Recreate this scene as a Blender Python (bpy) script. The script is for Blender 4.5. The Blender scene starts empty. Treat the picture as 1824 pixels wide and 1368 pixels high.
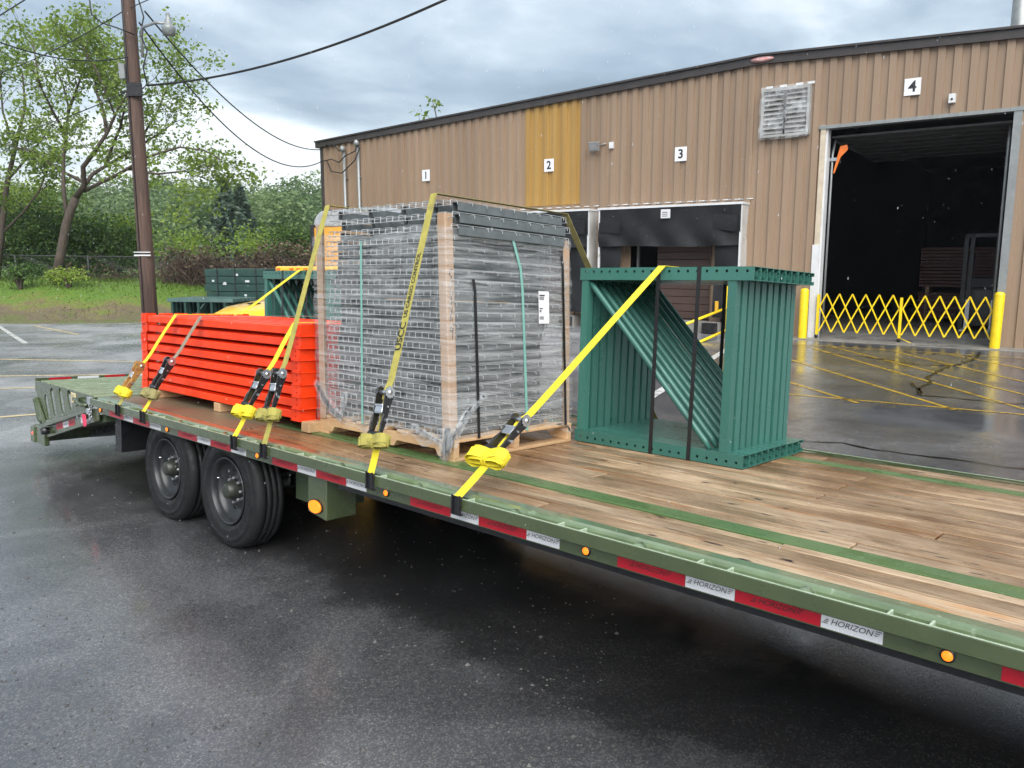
import bpy, bmesh, math, random
from mathutils import Vector as V, Matrix as MX, Quaternion
from mathutils.geometry import tessellate_polygon
random.seed(7)
R = math.radians
sc = bpy.context.scene
COL = sc.collection

# ------------------------------------------------------------------ camera
H = 1.91
PITCH = 0.15308
cam = bpy.data.cameras.new('camera'); camo = bpy.data.objects.new('camera', cam); COL.objects.link(camo)
camo.location = (0, 0, H); camo.rotation_euler = (math.pi/2 - PITCH, 0, 0)
cam.sensor_width = 36; cam.lens = 36*1400/1824; cam.clip_start = 0.05; cam.clip_end = 3000
sc.camera = camo
# ------------------------------------------------------------------ world / light
SUN_EL, SUN_AZ = 46, 176      # azimuth measured clockwise from +Y
w = bpy.data.worlds.new('World'); sc.world = w; w.use_nodes = True
nt = w.node_tree; nt.nodes.clear()
def N(t, nt_, **k):
    n = nt_.nodes.new(t)
    for a, b in k.items(): setattr(n, a, b)
    return n
out = N('ShaderNodeOutputWorld', nt); bg = N('ShaderNodeBackground', nt)
bg.inputs[1].default_value = 0.1
sky = N('ShaderNodeTexSky', nt, sky_type='NISHITA'); sky.sun_disc = False
sky.sun_elevation = R(SUN_EL); sky.sun_rotation = R(SUN_AZ); sky.air_density = 1.3; sky.dust_density = 3
tc = N('ShaderNodeTexCoord', nt)
sep = N('ShaderNodeSeparateXYZ', nt); nt.links.new(tc.outputs['Generated'], sep.inputs[0])
def mth(op, a, b=None, nt_=nt, clamp=False):
    n = N('ShaderNodeMath', nt_, operation=op, use_clamp=clamp)
    for i, s in enumerate((a, b)):
        if s is None: continue
        if isinstance(s, (int, float)): n.inputs[i].default_value = s
        else: nt_.links.new(s, n.inputs[i])
    return n.outputs[0]
zz = mth('ADD', mth('MAXIMUM', sep.outputs[2], 0.0), 0.16)
cmb = N('ShaderNodeCombineXYZ', nt)
nt.links.new(mth('DIVIDE', sep.outputs[0], zz), cmb.inputs[0]); nt.links.new(mth('DIVIDE', sep.outputs[1], zz), cmb.inputs[1])
cmb.inputs[2].default_value = 0.5
n1 = N('ShaderNodeTexNoise', nt); n1.inputs['Scale'].default_value = 0.8; n1.inputs['Detail'].default_value = 7; n1.inputs['Roughness'].default_value = .52; n1.inputs['Distortion'].default_value = .35
nt.links.new(cmb.outputs[0], n1.inputs['Vector'])
n2 = N('ShaderNodeTexNoise', nt); n2.inputs['Scale'].default_value = 2.1; n2.inputs['Detail'].default_value = 8; n2.inputs['Roughness'].default_value = .6; n2.inputs['Distortion'].default_value = .5
nt.links.new(cmb.outputs[0], n2.inputs['Vector'])
hor = N('ShaderNodeMapRange', nt); hor.inputs[1].default_value = .30; hor.inputs[2].default_value = .0; hor.inputs[3].default_value = 0; hor.inputs[4].default_value = .075; nt.links.new(sep.outputs[2], hor.inputs[0])
cl = mth('ADD', mth('ADD', mth('MULTIPLY', n1.outputs[0], .84), mth('MULTIPLY', n2.outputs[0], .16)), hor.outputs[0])
rp = N('ShaderNodeValToRGB', nt); nt.links.new(cl, rp.inputs[0])
e = rp.color_ramp.elements
e[0].position = .38; e[0].color = (.29, .375, .465, 1); e[1].position = .61; e[1].color = (1.0, 1.06, 1.1, 1)
m = e.new(.455); m.color = (.40, .50, .61, 1); m = e.new(.53); m.color = (.60, .71, .81, 1)
mul = N('ShaderNodeVectorMath', nt, operation='SCALE'); nt.links.new(rp.outputs[0], mul.inputs[0]); mul.inputs['Scale'].default_value = 2.9
mx = N('ShaderNodeMix', nt, data_type='RGBA'); mx.inputs[0].default_value = .92
nt.links.new(sky.outputs[0], mx.inputs[6]); nt.links.new(mul.outputs[0], mx.inputs[7])
nt.links.new(mx.outputs[2], bg.inputs[0]); nt.links.new(bg.outputs[0], out.inputs[0])
sl = bpy.data.lights.new('sun', 'SUN'); sl.energy = 1.5; sl.angle = R(60); sl.color = (1, .98, .95)
so = bpy.data.objects.new('sun', sl); COL.objects.link(so)
sd = V((math.sin(R(SUN_AZ))*math.cos(R(SUN_EL)), math.cos(R(SUN_AZ))*math.cos(R(SUN_EL)), math.sin(R(SUN_EL))))
so.rotation_euler = sd.to_track_quat('Z', 'Y').to_euler(); so.location = (0, 0, 30)
vs = sc.view_settings; vs.view_transform = 'Standard'; vs.look = 'None'; vs.exposure = 1.88; vs.gamma = 1
try: vs.use_curve_mapping = False
except Exception: pass
sc.cycles.max_bounces = 6; sc.cycles.transparent_max_bounces = 10; sc.cycles.adaptive_threshold = .02

# ------------------------------------------------------------------ frames
RT = MX(((0.7384009315881854, 0.6737676337854962, 0.028306181176436955),
         (-0.6742504241726566, 0.7368647115486904, 0.049160577470754335),
         (0.012264979930378547, -0.05538567086673884, 0.9983897023356905)))
TM = MX.Translation((1.62397, 1.75971, 0.84806 + .03)) @ RT.to_4x4()      # trailer frame: x forward, y across from near rail, z=0 deck
bh = R(-35.70869809)
BM = MX.Translation((11.206, 17.753, 0)) @ MX.Rotation(bh, 4, 'Z')         # warehouse frame: x along the wall, y into the building
GM = MX.Identity(4)
def at(px, py, d):
    """world point at horizontal distance d ahead of where the photographer stood, from a sighting"""
    rx, ry = (px-912)/1400, -(py-684)/1400
    f = math.cos(PITCH) + ry*math.sin(PITCH); u = -math.sin(PITCH) + ry*math.cos(PITCH)
    return V((rx*d/f, d, H + u*d/f))

# ------------------------------------------------------------------ materials
MATS = {}
def lk(nt_, a, b): nt_.links.new(a, b)
def mat(name, col, rough=.5, metal=0., col2=None, scale=6., stretch=(1, 1, 1), rr=None, bump=0., bscale=60., rnd=0., emit=None, es=0, coat=0., dirt=None, dscale=3., dth=.55, spec=.5, detail=5., alpha=None, bstretch=None):
    if name in MATS: return MATS[name]
    m = bpy.data.materials.new(name); m.use_nodes = True; t = m.node_tree
    b = t.nodes['Principled BSDF']
    b.inputs['Roughness'].default_value = rough; b.inputs['Metallic'].default_value = metal
    b.inputs['Specular IOR Level'].default_value = spec; b.inputs['Coat Weight'].default_value = coat; b.inputs['Coat Roughness'].default_value = .15
    c = N('ShaderNodeTexCoord', t); mp = N('ShaderNodeMapping', t); mp.inputs['Scale'].default_value = stretch
    lk(t, c.outputs['Object'], mp.inputs[0])
    oi = N('ShaderNodeObjectInfo', t)
    addv = N('ShaderNodeVectorMath', t, operation='ADD'); lk(t, mp.outputs[0], addv.inputs[0])
    sv = N('ShaderNodeVectorMath', t, operation='SCALE'); sv.inputs[0].default_value = (17.3, 9.1, 5.7); lk(t, oi.outputs['Random'], sv.inputs['Scale'])
    lk(t, sv.outputs[0], addv.inputs[1]); vec = addv.outputs[0]
    cur = None
    if col2 is None: col2 = tuple(x*.82 for x in col)
    nz = N('ShaderNodeTexNoise', t); nz.inputs['Scale'].default_value = scale; nz.inputs['Detail'].default_value = detail; nz.inputs['Roughness'].default_value = .6
    lk(t, vec, nz.inputs['Vector'])
    r = N('ShaderNodeValToRGB', t); r.color_ramp.elements[0].position = .35; r.color_ramp.elements[1].position = .65
    r.color_ramp.elements[0].color = (*col2, 1); r.color_ramp.elements[1].color = (*col, 1); lk(t, nz.outputs[0], r.inputs[0]); cur = r.outputs[0]
    if dirt:
        nd = N('ShaderNodeTexNoise', t); nd.inputs['Scale'].default_value = dscale; nd.inputs['Detail'].default_value = 8; nd.inputs['Roughness'].default_value = .65
        lk(t, vec, nd.inputs['Vector'])
        rd = N('ShaderNodeValToRGB', t); rd.color_ramp.elements[0].position = dth; rd.color_ramp.elements[1].position = dth+.13; lk(t, nd.outputs[0], rd.inputs[0])
        mm = N('ShaderNodeMix', t, data_type='RGBA'); lk(t, rd.outputs[0], mm.inputs[0]); lk(t, cur, mm.inputs[6]); mm.inputs[7].default_value = (*dirt, 1); cur = mm.outputs[2]
    if rnd:
        hs = N('ShaderNodeHueSaturation', t); v = mth('ADD', mth('MULTIPLY', oi.outputs['Random'], 2*rnd, t), 1-rnd, t); lk(t, v, hs.inputs['Value']); lk(t, cur, hs.inputs['Color']); cur = hs.outputs[0]
    lk(t, cur, b.inputs['Base Color'])
    if rr:
        nr = N('ShaderNodeTexNoise', t); nr.inputs['Scale'].default_value = rr[2] if len(rr) > 2 else scale*.6; nr.inputs['Detail'].default_value = 4; lk(t, vec, nr.inputs['Vector'])
        mr = N('ShaderNodeMapRange', t); mr.inputs[1].default_value = .35; mr.inputs[2].default_value = .65; mr.inputs[3].default_value = rr[0]; mr.inputs[4].default_value = rr[1]
        lk(t, nr.outputs[0], mr.inputs[0]); lk(t, mr.outputs[0], b.inputs['Roughness'])
    if bump:
        nb = N('ShaderNodeTexNoise', t); nb.inputs['Scale'].default_value = bscale; nb.inputs['Detail'].default_value = 3
        if bstretch:
            mb_ = N('ShaderNodeMapping', t); mb_.inputs['Scale'].default_value = bstretch; lk(t, c.outputs['Object'], mb_.inputs[0]); lk(t, mb_.outputs[0], nb.inputs['Vector'])
        else: lk(t, vec, nb.inputs['Vector'])
        bp = N('ShaderNodeBump', t); bp.inputs['Strength'].default_value = bump; bp.inputs['Distance'].default_value = .01; lk(t, nb.outputs[0], bp.inputs['Height']); lk(t, bp.outputs[0], b.inputs['Normal'])
    if emit: b.inputs['Emission Color'].default_value = (*emit, 1); b.inputs['Emission Strength'].default_value = es
    if alpha is not None: b.inputs['Alpha'].default_value = alpha
    MATS[name] = m; return m

def leafmat(name, c1, c2, sc_=1.2, tr=.35):
    if name in MATS: return MATS[name]
    m = bpy.data.materials.new(name); m.use_nodes = True; t = m.node_tree; t.nodes.clear()
    o = N('ShaderNodeOutputMaterial', t); c = N('ShaderNodeNewGeometry', t)
    nz = N('ShaderNodeTexNoise', t); nz.inputs['Scale'].default_value = sc_; nz.inputs['Detail'].default_value = 4; lk(t, c.outputs['Position'], nz.inputs['Vector'])
    wn = N('ShaderNodeTexWhiteNoise', t); lk(t, c.outputs['Random Per Island'], wn.inputs['Vector'])
    ad = mth('ADD', mth('MULTIPLY', nz.outputs[0], .75, t), mth('MULTIPLY', c.outputs['Random Per Island'], .35, t), t)
    r = N('ShaderNodeValToRGB', t); r.color_ramp.elements[0].position = .38; r.color_ramp.elements[1].position = .72
    r.color_ramp.elements[0].color = (*c1, 1); r.color_ramp.elements[1].color = (*c2, 1); lk(t, ad, r.inputs[0])
    d = N('ShaderNodeBsdfPrincipled', t); d.inputs['Roughness'].default_value = .45; lk(t, r.outputs[0], d.inputs['Base Color'])
    tl = N('ShaderNodeBsdfTranslucent', t); lk(t, r.outputs[0], tl.inputs[0]); x = N('ShaderNodeMixShader', t); x.inputs[0].default_value = tr
    lk(t, d.outputs[0], x.inputs[1]); lk(t, tl.outputs[0], x.inputs[2]); lk(t, x.outputs[0], o.inputs[0])
    MATS[name] = m; return m

# ------------------------------------------------------------------ mesh builder
class MB:
    def __init__(s): s.v = []; s.f = []; s.s = []
    def add(s, vs_, fs, smooth=False, m=None):
        o = len(s.v)
        for p in vs_:
            p = V(p); s.v.append(m @ p if m else p)
        for f in fs: s.f.append(tuple(i+o for i in f)); s.s.append(smooth)
        return s
    def box(s, x0, x1, y0, y1, z0, z1, m=None):
        return s.add([(x0,y0,z0),(x1,y0,z0),(x1,y1,z0),(x0,y1,z0),(x0,y0,z1),(x1,y0,z1),(x1,y1,z1),(x0,y1,z1)],
              [(0,3,2,1),(4,5,6,7),(0,1,5,4),(1,2,6,5),(2,3,7,6),(3,0,4,7)], m=m)
    def tube(s, pts, r, n=8, cap=True, smooth=True, m=None):
        pts = [V(p) for p in pts]; k = len(pts); rs = r if isinstance(r, (list, tuple)) else [r]*k
        vs_ = []; up = None
        for i, p in enumerate(pts):
            d = (pts[min(i+1, k-1)] - pts[max(i-1, 0)])
            if d.length < 1e-9: d = V((0, 0, 1))
            d.normalize()
            if up is None: up = d.orthogonal().normalized()
            else:
                up = up - d*up.dot(d)
                up = up.normalized() if up.length > 1e-6 else d.orthogonal().normalized()
            b = d.cross(up)
            for j in range(n):
                a = 2*math.pi*(j+.5)/n; vs_.append(p + (up*math.cos(a) + b*math.sin(a))*rs[i])
        fs = [(i*n+j, i*n+(j+1) % n, (i+1)*n+(j+1) % n, (i+1)*n+j) for i in range(k-1) for j in range(n)]
        if cap: fs += [tuple(range(n-1, -1, -1)), tuple((k-1)*n+j for j in range(n))]
        return s.add(vs_, fs, smooth, m)
    def lathe(s, prof, n=24, m=None, smooth=True):
        """prof: (radius, axial) pairs revolved about local Z"""
        vs_ = []; fs = []
        for (r, z) in prof:
            for j in range(n): a = 2*math.pi*j/n; vs_.append((r*math.cos(a), r*math.sin(a), z))
        for i in range(len(prof)-1):
            for j in range(n): fs.append((i*n+j, i*n+(j+1) % n, (i+1)*n+(j+1) % n, (i+1)*n+j))
        return s.add(vs_, fs, smooth, m)
    def plate(s, outer, holes=(), t=.01, m=None):
        """2D polygon (x,z) with holes, thickness along +y"""
        loops = [[V((p[0], p[1], 0)) for p in outer]] + [[V((p[0], p[1], 0)) for p in h] for h in holes]
        flat = [p for l in loops for p in l]; tri = tessellate_polygon(loops); n = len(flat)
        vs_ = [(p.x, 0, p.y) for p in flat] + [(p.x, t, p.y) for p in flat]
        fs = [tuple(x) for x in tri] + [tuple(i+n for i in reversed(x)) for x in tri]
        o = 0
        for l in loops:
            k = len(l)
            for i in range(k): a, b = o+i, o+(i+1) % k; fs.append((a, b, b+n, a+n))
            o += k
        return s.add(vs_, fs, False, m)
    def ext(s, prof, x0, x1, closed=True, smooth=False, m=None):
        """(y,z) profile swept along x"""
        k = len(prof); vs_ = [(x0, p[0], p[1]) for p in prof] + [(x1, p[0], p[1]) for p in prof]
        fs = [(i, (i+1) % k, (i+1) % k+k, i+k) for i in range(k if closed else k-1)]
        if closed: fs += [tuple(range(k-1, -1, -1)), tuple(range(k, 2*k))]
        return s.add(vs_, fs, smooth, m)
    def ribbon(s, pts, wd, w, t=.002, m=None, smooth=True):
        pts = [V(p) for p in pts]; k = len(pts); vs_ = []
        for i, p in enumerate(pts):
            d = (pts[min(i+1, k-1)] - pts[max(i-1, 0)]).normalized()
            ww = V(wd[i] if isinstance(wd, list) else wd); ww = (ww - d*ww.dot(d)).normalized(); nn = d.cross(ww)
            for a, b in ((-1, -1), (1, -1), (1, 1), (-1, 1)): vs_.append(p + ww*(a*w/2) + nn*(b*t/2))
        fs = [(i*4+j, i*4+(j+1) % 4, (i+1)*4+(j+1) % 4, (i+1)*4+j) for i in range(k-1) for j in range(4)]
        fs += [(3, 2, 1, 0), tuple((k-1)*4+j for j in range(4))]
        return s.add(vs_, fs, False, m)
    def mesh(s, name, mt, bevel=0, seg=1):
        me = bpy.data.meshes.new(name); me.from_pydata([tuple(p) for p in s.v], [], s.f)
        for i, p in enumerate(me.polygons): p.use_smooth = s.s[i]
        bm = bmesh.new(); bm.from_mesh(me)
        bmesh.ops.recalc_face_normals(bm, faces=bm.faces)
        if bevel:
            ed = [e_ for e_ in bm.edges if len(e_.link_faces) == 2 and e_.calc_face_angle(0) > .6]
            bmesh.ops.bevel(bm, geom=ed, offset=bevel, segments=seg, profile=.6, affect='EDGES', clamp_overlap=True)
        bm.to_mesh(me); bm.free(); me.materials.append(mt); return me
    def build(s, name, mt, parent=None, m=None, bevel=0, seg=1):
        return inst(name, s.mesh(name, mt, bevel, seg), parent, m)
def inst(name, me, parent=None, m=None):
    o = bpy.data.objects.new(name, me); COL.objects.link(o)
    if parent: o.parent = parent
    if m is not None: o.matrix_local = m
    return o
def empty(name, m, parent=None):
    o = bpy.data.objects.new(name, None); o.empty_display_size = .1; COL.objects.link(o)
    if parent: o.parent = parent
    o.matrix_local = m; return o
def lab(o, label, cat, group=None):
    o['label'] = label; o['category'] = cat
    if group: o['group'] = group
    return o
def struct(o): o['kind'] = 'structure'; return o
def stuff(o, label=None, cat=None):
    o['kind'] = 'stuff'
    if label: o['label'] = label; o['category'] = cat
    return o
def copy_tree(o, m=None):
    c = o.copy(); COL.objects.link(c)
    if m is not None: c.matrix_local = m
    for ch in list(o.children):
        d = ch.copy(); COL.objects.link(d); d.parent = c
        for g in list(ch.children):
            e_ = g.copy(); COL.objects.link(e_); e_.parent = d
    return c
TR = MX.Translation
def ROT(a, ax): return MX.Rotation(a, 4, ax)
def frame(o, x, y, z): return MX(((x[0], y[0], z[0], o[0]), (x[1], y[1], z[1], o[1]), (x[2], y[2], z[2], o[2]), (0, 0, 0, 1)))
YAX = ROT(math.pi/2, 'X')     # local z -> -y
_tc = {}
def textmesh(txt, size, shear=0., ext=0.0, sx=1., bold=0.):
    k = (txt, size, shear, ext, sx, bold)
    if k in _tc: return _tc[k]
    cu = bpy.data.curves.new('lettering', 'FONT'); cu.body = txt; cu.size = size; cu.shear = shear; cu.extrude = ext; cu.align_x = 'CENTER'; cu.align_y = 'CENTER'; cu.resolution_u = 3; cu.offset = bold
    o = bpy.data.objects.new('tmp', cu); COL.objects.link(o); bpy.context.view_layer.update()
    me = bpy.data.meshes.new_from_object(o.evaluated_get(bpy.context.evaluated_depsgraph_get()))
    bpy.data.objects.remove(o); bpy.data.curves.remove(cu)
    for v_ in me.vertices: v_.co.x *= sx
    _tc[k] = me; return me
def text(name, txt, size, mt, parent, m, **k):
    me = textmesh(txt, size, **k)
    if not me.materials: me.materials.append(mt)
    return inst(name, me, parent, m)
FACE = ROT(math.pi/2, 'X')    # xy text plane -> xz plane facing -y

# shared materials
M_green = mat('trailer_green_paint', (.062, .082, .036), .32, col2=(.05, .068, .029), scale=4, rr=(.18, .42, 9), bump=.05, bscale=40, coat=.7, dirt=(.10, .11, .075), dscale=14, dth=.68)
M_greend = mat('trailer_green_underside', (.06, .085, .045), .5, scale=4)
M_strip = mat('trailer_deck_strip_paint', (.085, .15, .05), .28, col2=(.07, .12, .042), scale=8, rr=(.15, .45, 10), dirt=(.22, .28, .18), dscale=30, dth=.63)
M_rack = mat('rack_green_powder_coat', (.04, .143, .115), .3, col2=(.037, .134, .107), scale=2, rr=(.26, .36, 2), rnd=.1)
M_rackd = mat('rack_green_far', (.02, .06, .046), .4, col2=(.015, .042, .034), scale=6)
M_orange = mat('beam_orange_powder_coat', (.83, .05, .006), .42, col2=(.74, .04, .005), scale=5, rr=(.3, .55, 11), rnd=.13, spec=.35, dirt=(.56, .085, .045), dscale=19, dth=.61)
M_black = mat('black_steel', (.012, .012, .014), .4, rr=(.25, .5, 20))
M_zinc = mat('zinc_steel', (.62, .64, .67), .28, metal=.9, scale=20)
M_galv = mat('galvanised_wire', (.46, .48, .49), .36, metal=.35, scale=30)
M_galvp = mat('galvanised_channel', (.15, .168, .175), .4, metal=.3, scale=12, col2=(.105, .12, .125))
M_rub = mat('tyre_rubber', (.009, .0095, .0105), .6, col2=(.014, .0145, .0155), scale=14, spec=.3, rr=(.45, .75, 18), bump=.12, bscale=120)
M_rim = mat('wheel_dark_grey', (.014, .016, .019), .36, col2=(.024, .026, .028), scale=9)
M_hub = mat('hub_olive_paint', (.03, .034, .026), .4)
M_red = mat('reflective_tape_red', (.42, .008, .02), .3, col2=(.36, .006, .018), scale=200)
M_white = mat('reflective_tape_white', (.62, .63, .65), .3, col2=(.52, .53, .56), scale=160)
M_ink = mat('black_lettering', (.015, .015, .017), .5)
M_amber = mat('amber_lamp', (.75, .16, .01), .25, emit=(1, .22, .01), es=.42, col2=(.7, .14, .01))
M_redlamp = mat('red_lamp', (.8, .03, .02), .25, emit=(1, .05, .02), es=1.2)
M_yel = mat('strap_yellow_webbing', (.80, .66, .028), .62, col2=(.74, .60, .022), scale=40, bump=.5, bscale=1, bstretch=(420, 420, 420))
M_yel2 = mat('strap_weathered_yellow', (.42, .37, .075), .7, col2=(.34, .30, .07), scale=22, bump=.5, bscale=1, bstretch=(420, 420, 420), dirt=(.24, .21, .07), dscale=10)
M_olive = mat('strap_olive_webbing', (.22, .19, .07), .7, col2=(.30, .26, .10), scale=25, bump=.4, bscale=300)
M_taupe = mat('strap_taupe_webbing', (.22, .17, .12), .7, col2=(.28, .23, .17), scale=25, bump=.4, bscale=300)
M_rust = mat('rusted_gold_steel', (.30, .13, .06), .5, col2=(.42, .26, .06), scale=25, metal=.3)
M_card = mat('cardboard', (.40, .27, .175), .6, col2=(.36, .24, .155), scale=6, bump=.15, bscale=30, rr=(.35, .65, 14))
M_pal = mat('pallet_pine', (.56, .37, .20), .6, col2=(.47, .29, .15), scale=3, stretch=(3, 14, 14), rnd=.12, bump=.2, bscale=40)
M_ylw = mat('safety_yellow_paint', (.82, .58, .01), .3, col2=(.75, .52, .01), scale=8, rr=(.2, .4, 10))
M_ylwchip = mat('chipped_yellow_paint', (.82, .58, .01), .35, scale=8, dirt=(.035, .025, .02), dscale=11, dth=.64)
M_truck = mat('truck_yellow_paint', (.80, .45, .012), .18, col2=(.78, .43, .012), coat=.6)
M_conc = mat('concrete', (.23, .22, .20), .5, col2=(.17, .165, .155), scale=2.5, rr=(.25, .6, 2), dirt=(.11, .105, .1), dscale=1.5)

# ------------------------------------------------------------------ ground
def asphalt():
    m = bpy.data.materials.new('wet_asphalt'); m.use_nodes = True; t = m.node_tree; b = t.nodes['Principled BSDF']
    c = N('ShaderNodeTexCoord', t); P = c.outputs['Object']
    def nz(s_, d=4, r=.6, vec=P, dist=0):
        n = N('ShaderNodeTexNoise', t); n.inputs['Scale'].default_value = s_; n.inputs['Detail'].default_value = d; n.inputs['Roughness'].default_value = r; n.inputs['Distortion'].default_value = dist
        lk(t, vec, n.inputs['Vector']); return n.outputs[0]
    def ramp(v, a, b_, ca, cb):
        r = N('ShaderNodeValToRGB', t); r.color_ramp.elements[0].position = a; r.color_ramp.elements[1].position = b_
        r.color_ramp.elements[0].color = (*ca, 1); r.color_ramp.elements[1].color = (*cb, 1); lk(t, v, r.inputs[0]); return r.outputs[0]
    # aggregate
    vo = N('ShaderNodeTexVoronoi', t); vo.inputs['Scale'].default_value = 150; lk(t, P, vo.inputs['Vector'])
    agg = ramp(vo.outputs['Color'], .55, .95, (.052, .054, .058), (.122, .119, .115))
    big = nz(.55, 6, .62, dist=.6)
    tone = ramp(big, .36, .64, (.7, .7, .72), (1.2, 1.18, 1.15))
    mm = N('ShaderNodeMix', t, data_type='RGBA', blend_type='MULTIPLY'); mm.inputs[0].default_value = 1; lk(t, agg, mm.inputs[6]); lk(t, tone, mm.inputs[7])
    spz = N('ShaderNodeSeparateXYZ', t); lk(t, P, spz.inputs[0])
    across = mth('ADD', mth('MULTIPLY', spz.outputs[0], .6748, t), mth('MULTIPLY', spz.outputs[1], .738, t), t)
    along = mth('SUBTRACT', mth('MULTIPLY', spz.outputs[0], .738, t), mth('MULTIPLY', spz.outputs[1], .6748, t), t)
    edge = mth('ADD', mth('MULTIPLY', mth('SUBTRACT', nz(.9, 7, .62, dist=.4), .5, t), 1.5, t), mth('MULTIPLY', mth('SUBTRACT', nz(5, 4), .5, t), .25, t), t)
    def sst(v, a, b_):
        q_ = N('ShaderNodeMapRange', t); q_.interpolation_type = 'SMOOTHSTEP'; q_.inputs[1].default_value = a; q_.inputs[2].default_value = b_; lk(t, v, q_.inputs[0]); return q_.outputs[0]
    soak_and_shade = mth('MULTIPLY', mth('MULTIPLY', sst(mth('ADD', across, edge, t), 2.4, 2.75), sst(mth('ADD', across, edge, t), 7.2, 5.8), t), sst(mth('ADD', along, edge, t), -8.3, -7.7), t)  # wet patch plus the shade under the trailer, both painted into the colour
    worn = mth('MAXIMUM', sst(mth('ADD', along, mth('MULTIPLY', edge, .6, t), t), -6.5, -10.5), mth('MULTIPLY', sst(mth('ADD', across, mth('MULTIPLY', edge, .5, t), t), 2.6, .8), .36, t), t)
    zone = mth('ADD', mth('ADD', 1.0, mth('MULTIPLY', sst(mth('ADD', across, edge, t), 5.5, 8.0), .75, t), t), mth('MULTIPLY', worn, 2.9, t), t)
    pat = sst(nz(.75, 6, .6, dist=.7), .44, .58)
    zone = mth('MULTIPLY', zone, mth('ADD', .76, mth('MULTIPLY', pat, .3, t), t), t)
    zone2 = mth('MULTIPLY', zone, mth('SUBTRACT', 1.0, mth('MULTIPLY', soak_and_shade, .55, t), t), t)
    fine = ramp(nz(38, 3), .35, .7, (.82, .82, .83), (1.12, 1.12, 1.12))
    m2 = N('ShaderNodeMix', t, data_type='RGBA', blend_type='MULTIPLY'); m2.inputs[0].default_value = 1; lk(t, mm.outputs[2], m2.inputs[6]); lk(t, fine, m2.inputs[7])
    zs = N('ShaderNodeVectorMath', t, operation='SCALE'); lk(t, m2.outputs[2], zs.inputs[0]); lk(t, zone2, zs.inputs['Scale']); lk(t, zs.outputs[0], b.inputs['Base Color'])
    wet = nz(.38, 5, .6, dist=.8)
    mr = N('ShaderNodeMapRange', t); mr.inputs[1].default_value = .38; mr.inputs[2].default_value = .62; mr.inputs[3].default_value = .05; mr.inputs[4].default_value = .22; lk(t, wet, mr.inputs[0])
    r2 = mth('ADD', mr.outputs[0], mth('MULTIPLY', mth('SUBTRACT', nz(6, 4), .5, t), .3, t), t, True)
    r2 = mth('ADD', r2, mth('MULTIPLY', worn, .16, t), t, True)
    lk(t, r2, b.inputs['Roughness'])
    bp = N('ShaderNodeBump', t); bp.inputs['Distance'].default_value = .006
    lk(t, mth('ADD', mth('MULTIPLY', vo.outputs['Distance'], .8, t), mth('MULTIPLY', nz(30, 4), 1.2, t), t), bp.inputs['Height'])
    mr2 = N('ShaderNodeMapRange', t); mr2.inputs[1].default_value = .38; mr2.inputs[2].default_value = .62; mr2.inputs[3].default_value = .03; mr2.inputs[4].default_value = .2; lk(t, wet, mr2.inputs[0])
    lk(t, mr2.outputs[0], bp.inputs['Strength']); lk(t, bp.outputs[0], b.inputs['Normal'])
    return m
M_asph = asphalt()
def ss(a, b, x): t_ = max(0, min(1, (x-a)/(b-a))); return t_*t_*(3-2*t_)
def bank_start(x): return 25.1 + .35*math.sin(x*.5) if x < -9 else 25.1 + (x+9)*.25
def gz(x, y):
    if x > 2: return 0
    s0 = bank_start(x); hgt = 1.22 - .25*ss(-16, -9, x) - .55*ss(-9, 0, x)
    return hgt*ss(s0, s0+6.5, y) + .05*math.sin(x*1.3+y)*ss(s0, s0+3, y)
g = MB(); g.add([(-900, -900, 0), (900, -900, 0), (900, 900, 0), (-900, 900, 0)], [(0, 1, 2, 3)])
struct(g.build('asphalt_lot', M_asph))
# grassy bank at the lot's far edge
M_grass = bpy.data.materials.new('bank_grass'); M_grass.use_nodes = True; t = M_grass.node_tree; b = t.nodes['Principled BSDF']; b.inputs['Roughness'].default_value = .8
c = N('ShaderNodeTexCoord', t)
na = N('ShaderNodeTexNoise', t); na.inputs['Scale'].default_value = .9; na.inputs['Detail'].default_value = 8; na.inputs['Roughness'].default_value = .7; lk(t, c.outputs['Object'], na.inputs['Vector'])
spx = N('ShaderNodeSeparateXYZ', t); lk(t, c.outputs['Object'], spx.inputs[0])
hh = mth('ADD', mth('MULTIPLY', spx.outputs[2], .55, t), mth('MULTIPLY', mth('SUBTRACT', na.outputs[0], .5, t), 1.1, t), t)
r = N('ShaderNodeValToRGB', t); el = r.color_ramp.elements
el[0].position = .0; el[0].color = (.11, .12, .035, 1); el[1].position = .42; el[1].color = (.09, .17, .012, 1)
q = el.new(.10); q.color = (.13, .095, .06, 1); q = el.new(.20); q.color = (.15, .125, .05, 1); q = el.new(.28); q.color = (.13, .16, .025, 1)
lk(t, hh, r.inputs[0])
nf = N('ShaderNodeTexNoise', t); nf.inputs['Scale'].default_value = 14; nf.inputs['Detail'].default_value = 6; lk(t, c.outputs['Object'], nf.inputs['Vector'])
rf = N('ShaderNodeValToRGB', t); rf.color_ramp.elements[0].position = .3; rf.color_ramp.elements[1].position = .7; rf.color_ramp.elements[0].color = (.6, .6, .6, 1); rf.color_ramp.elements[1].color = (1.25, 1.25, 1.25, 1); lk(t, nf.outputs[0], rf.inputs[0])
mm = N('ShaderNodeMix', t, data_type='RGBA', blend_type='MULTIPLY'); mm.inputs[0].default_value = 1; lk(t, r.outputs[0], mm.inputs[6]); lk(t, rf.outputs[0], mm.inputs[7]); lk(t, mm.outputs[2], b.inputs['Base Color'])
bp = N('ShaderNodeBump', t); bp.inputs['Strength'].default_value = .8; bp.inputs['Distance'].default_value = .05; lk(t, nf.outputs[0], bp.inputs['Height']); lk(t, bp.outputs[0], b.inputs['Normal'])
g = MB(); nx, ny = 90, 40; vv = []; ff = []
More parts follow.
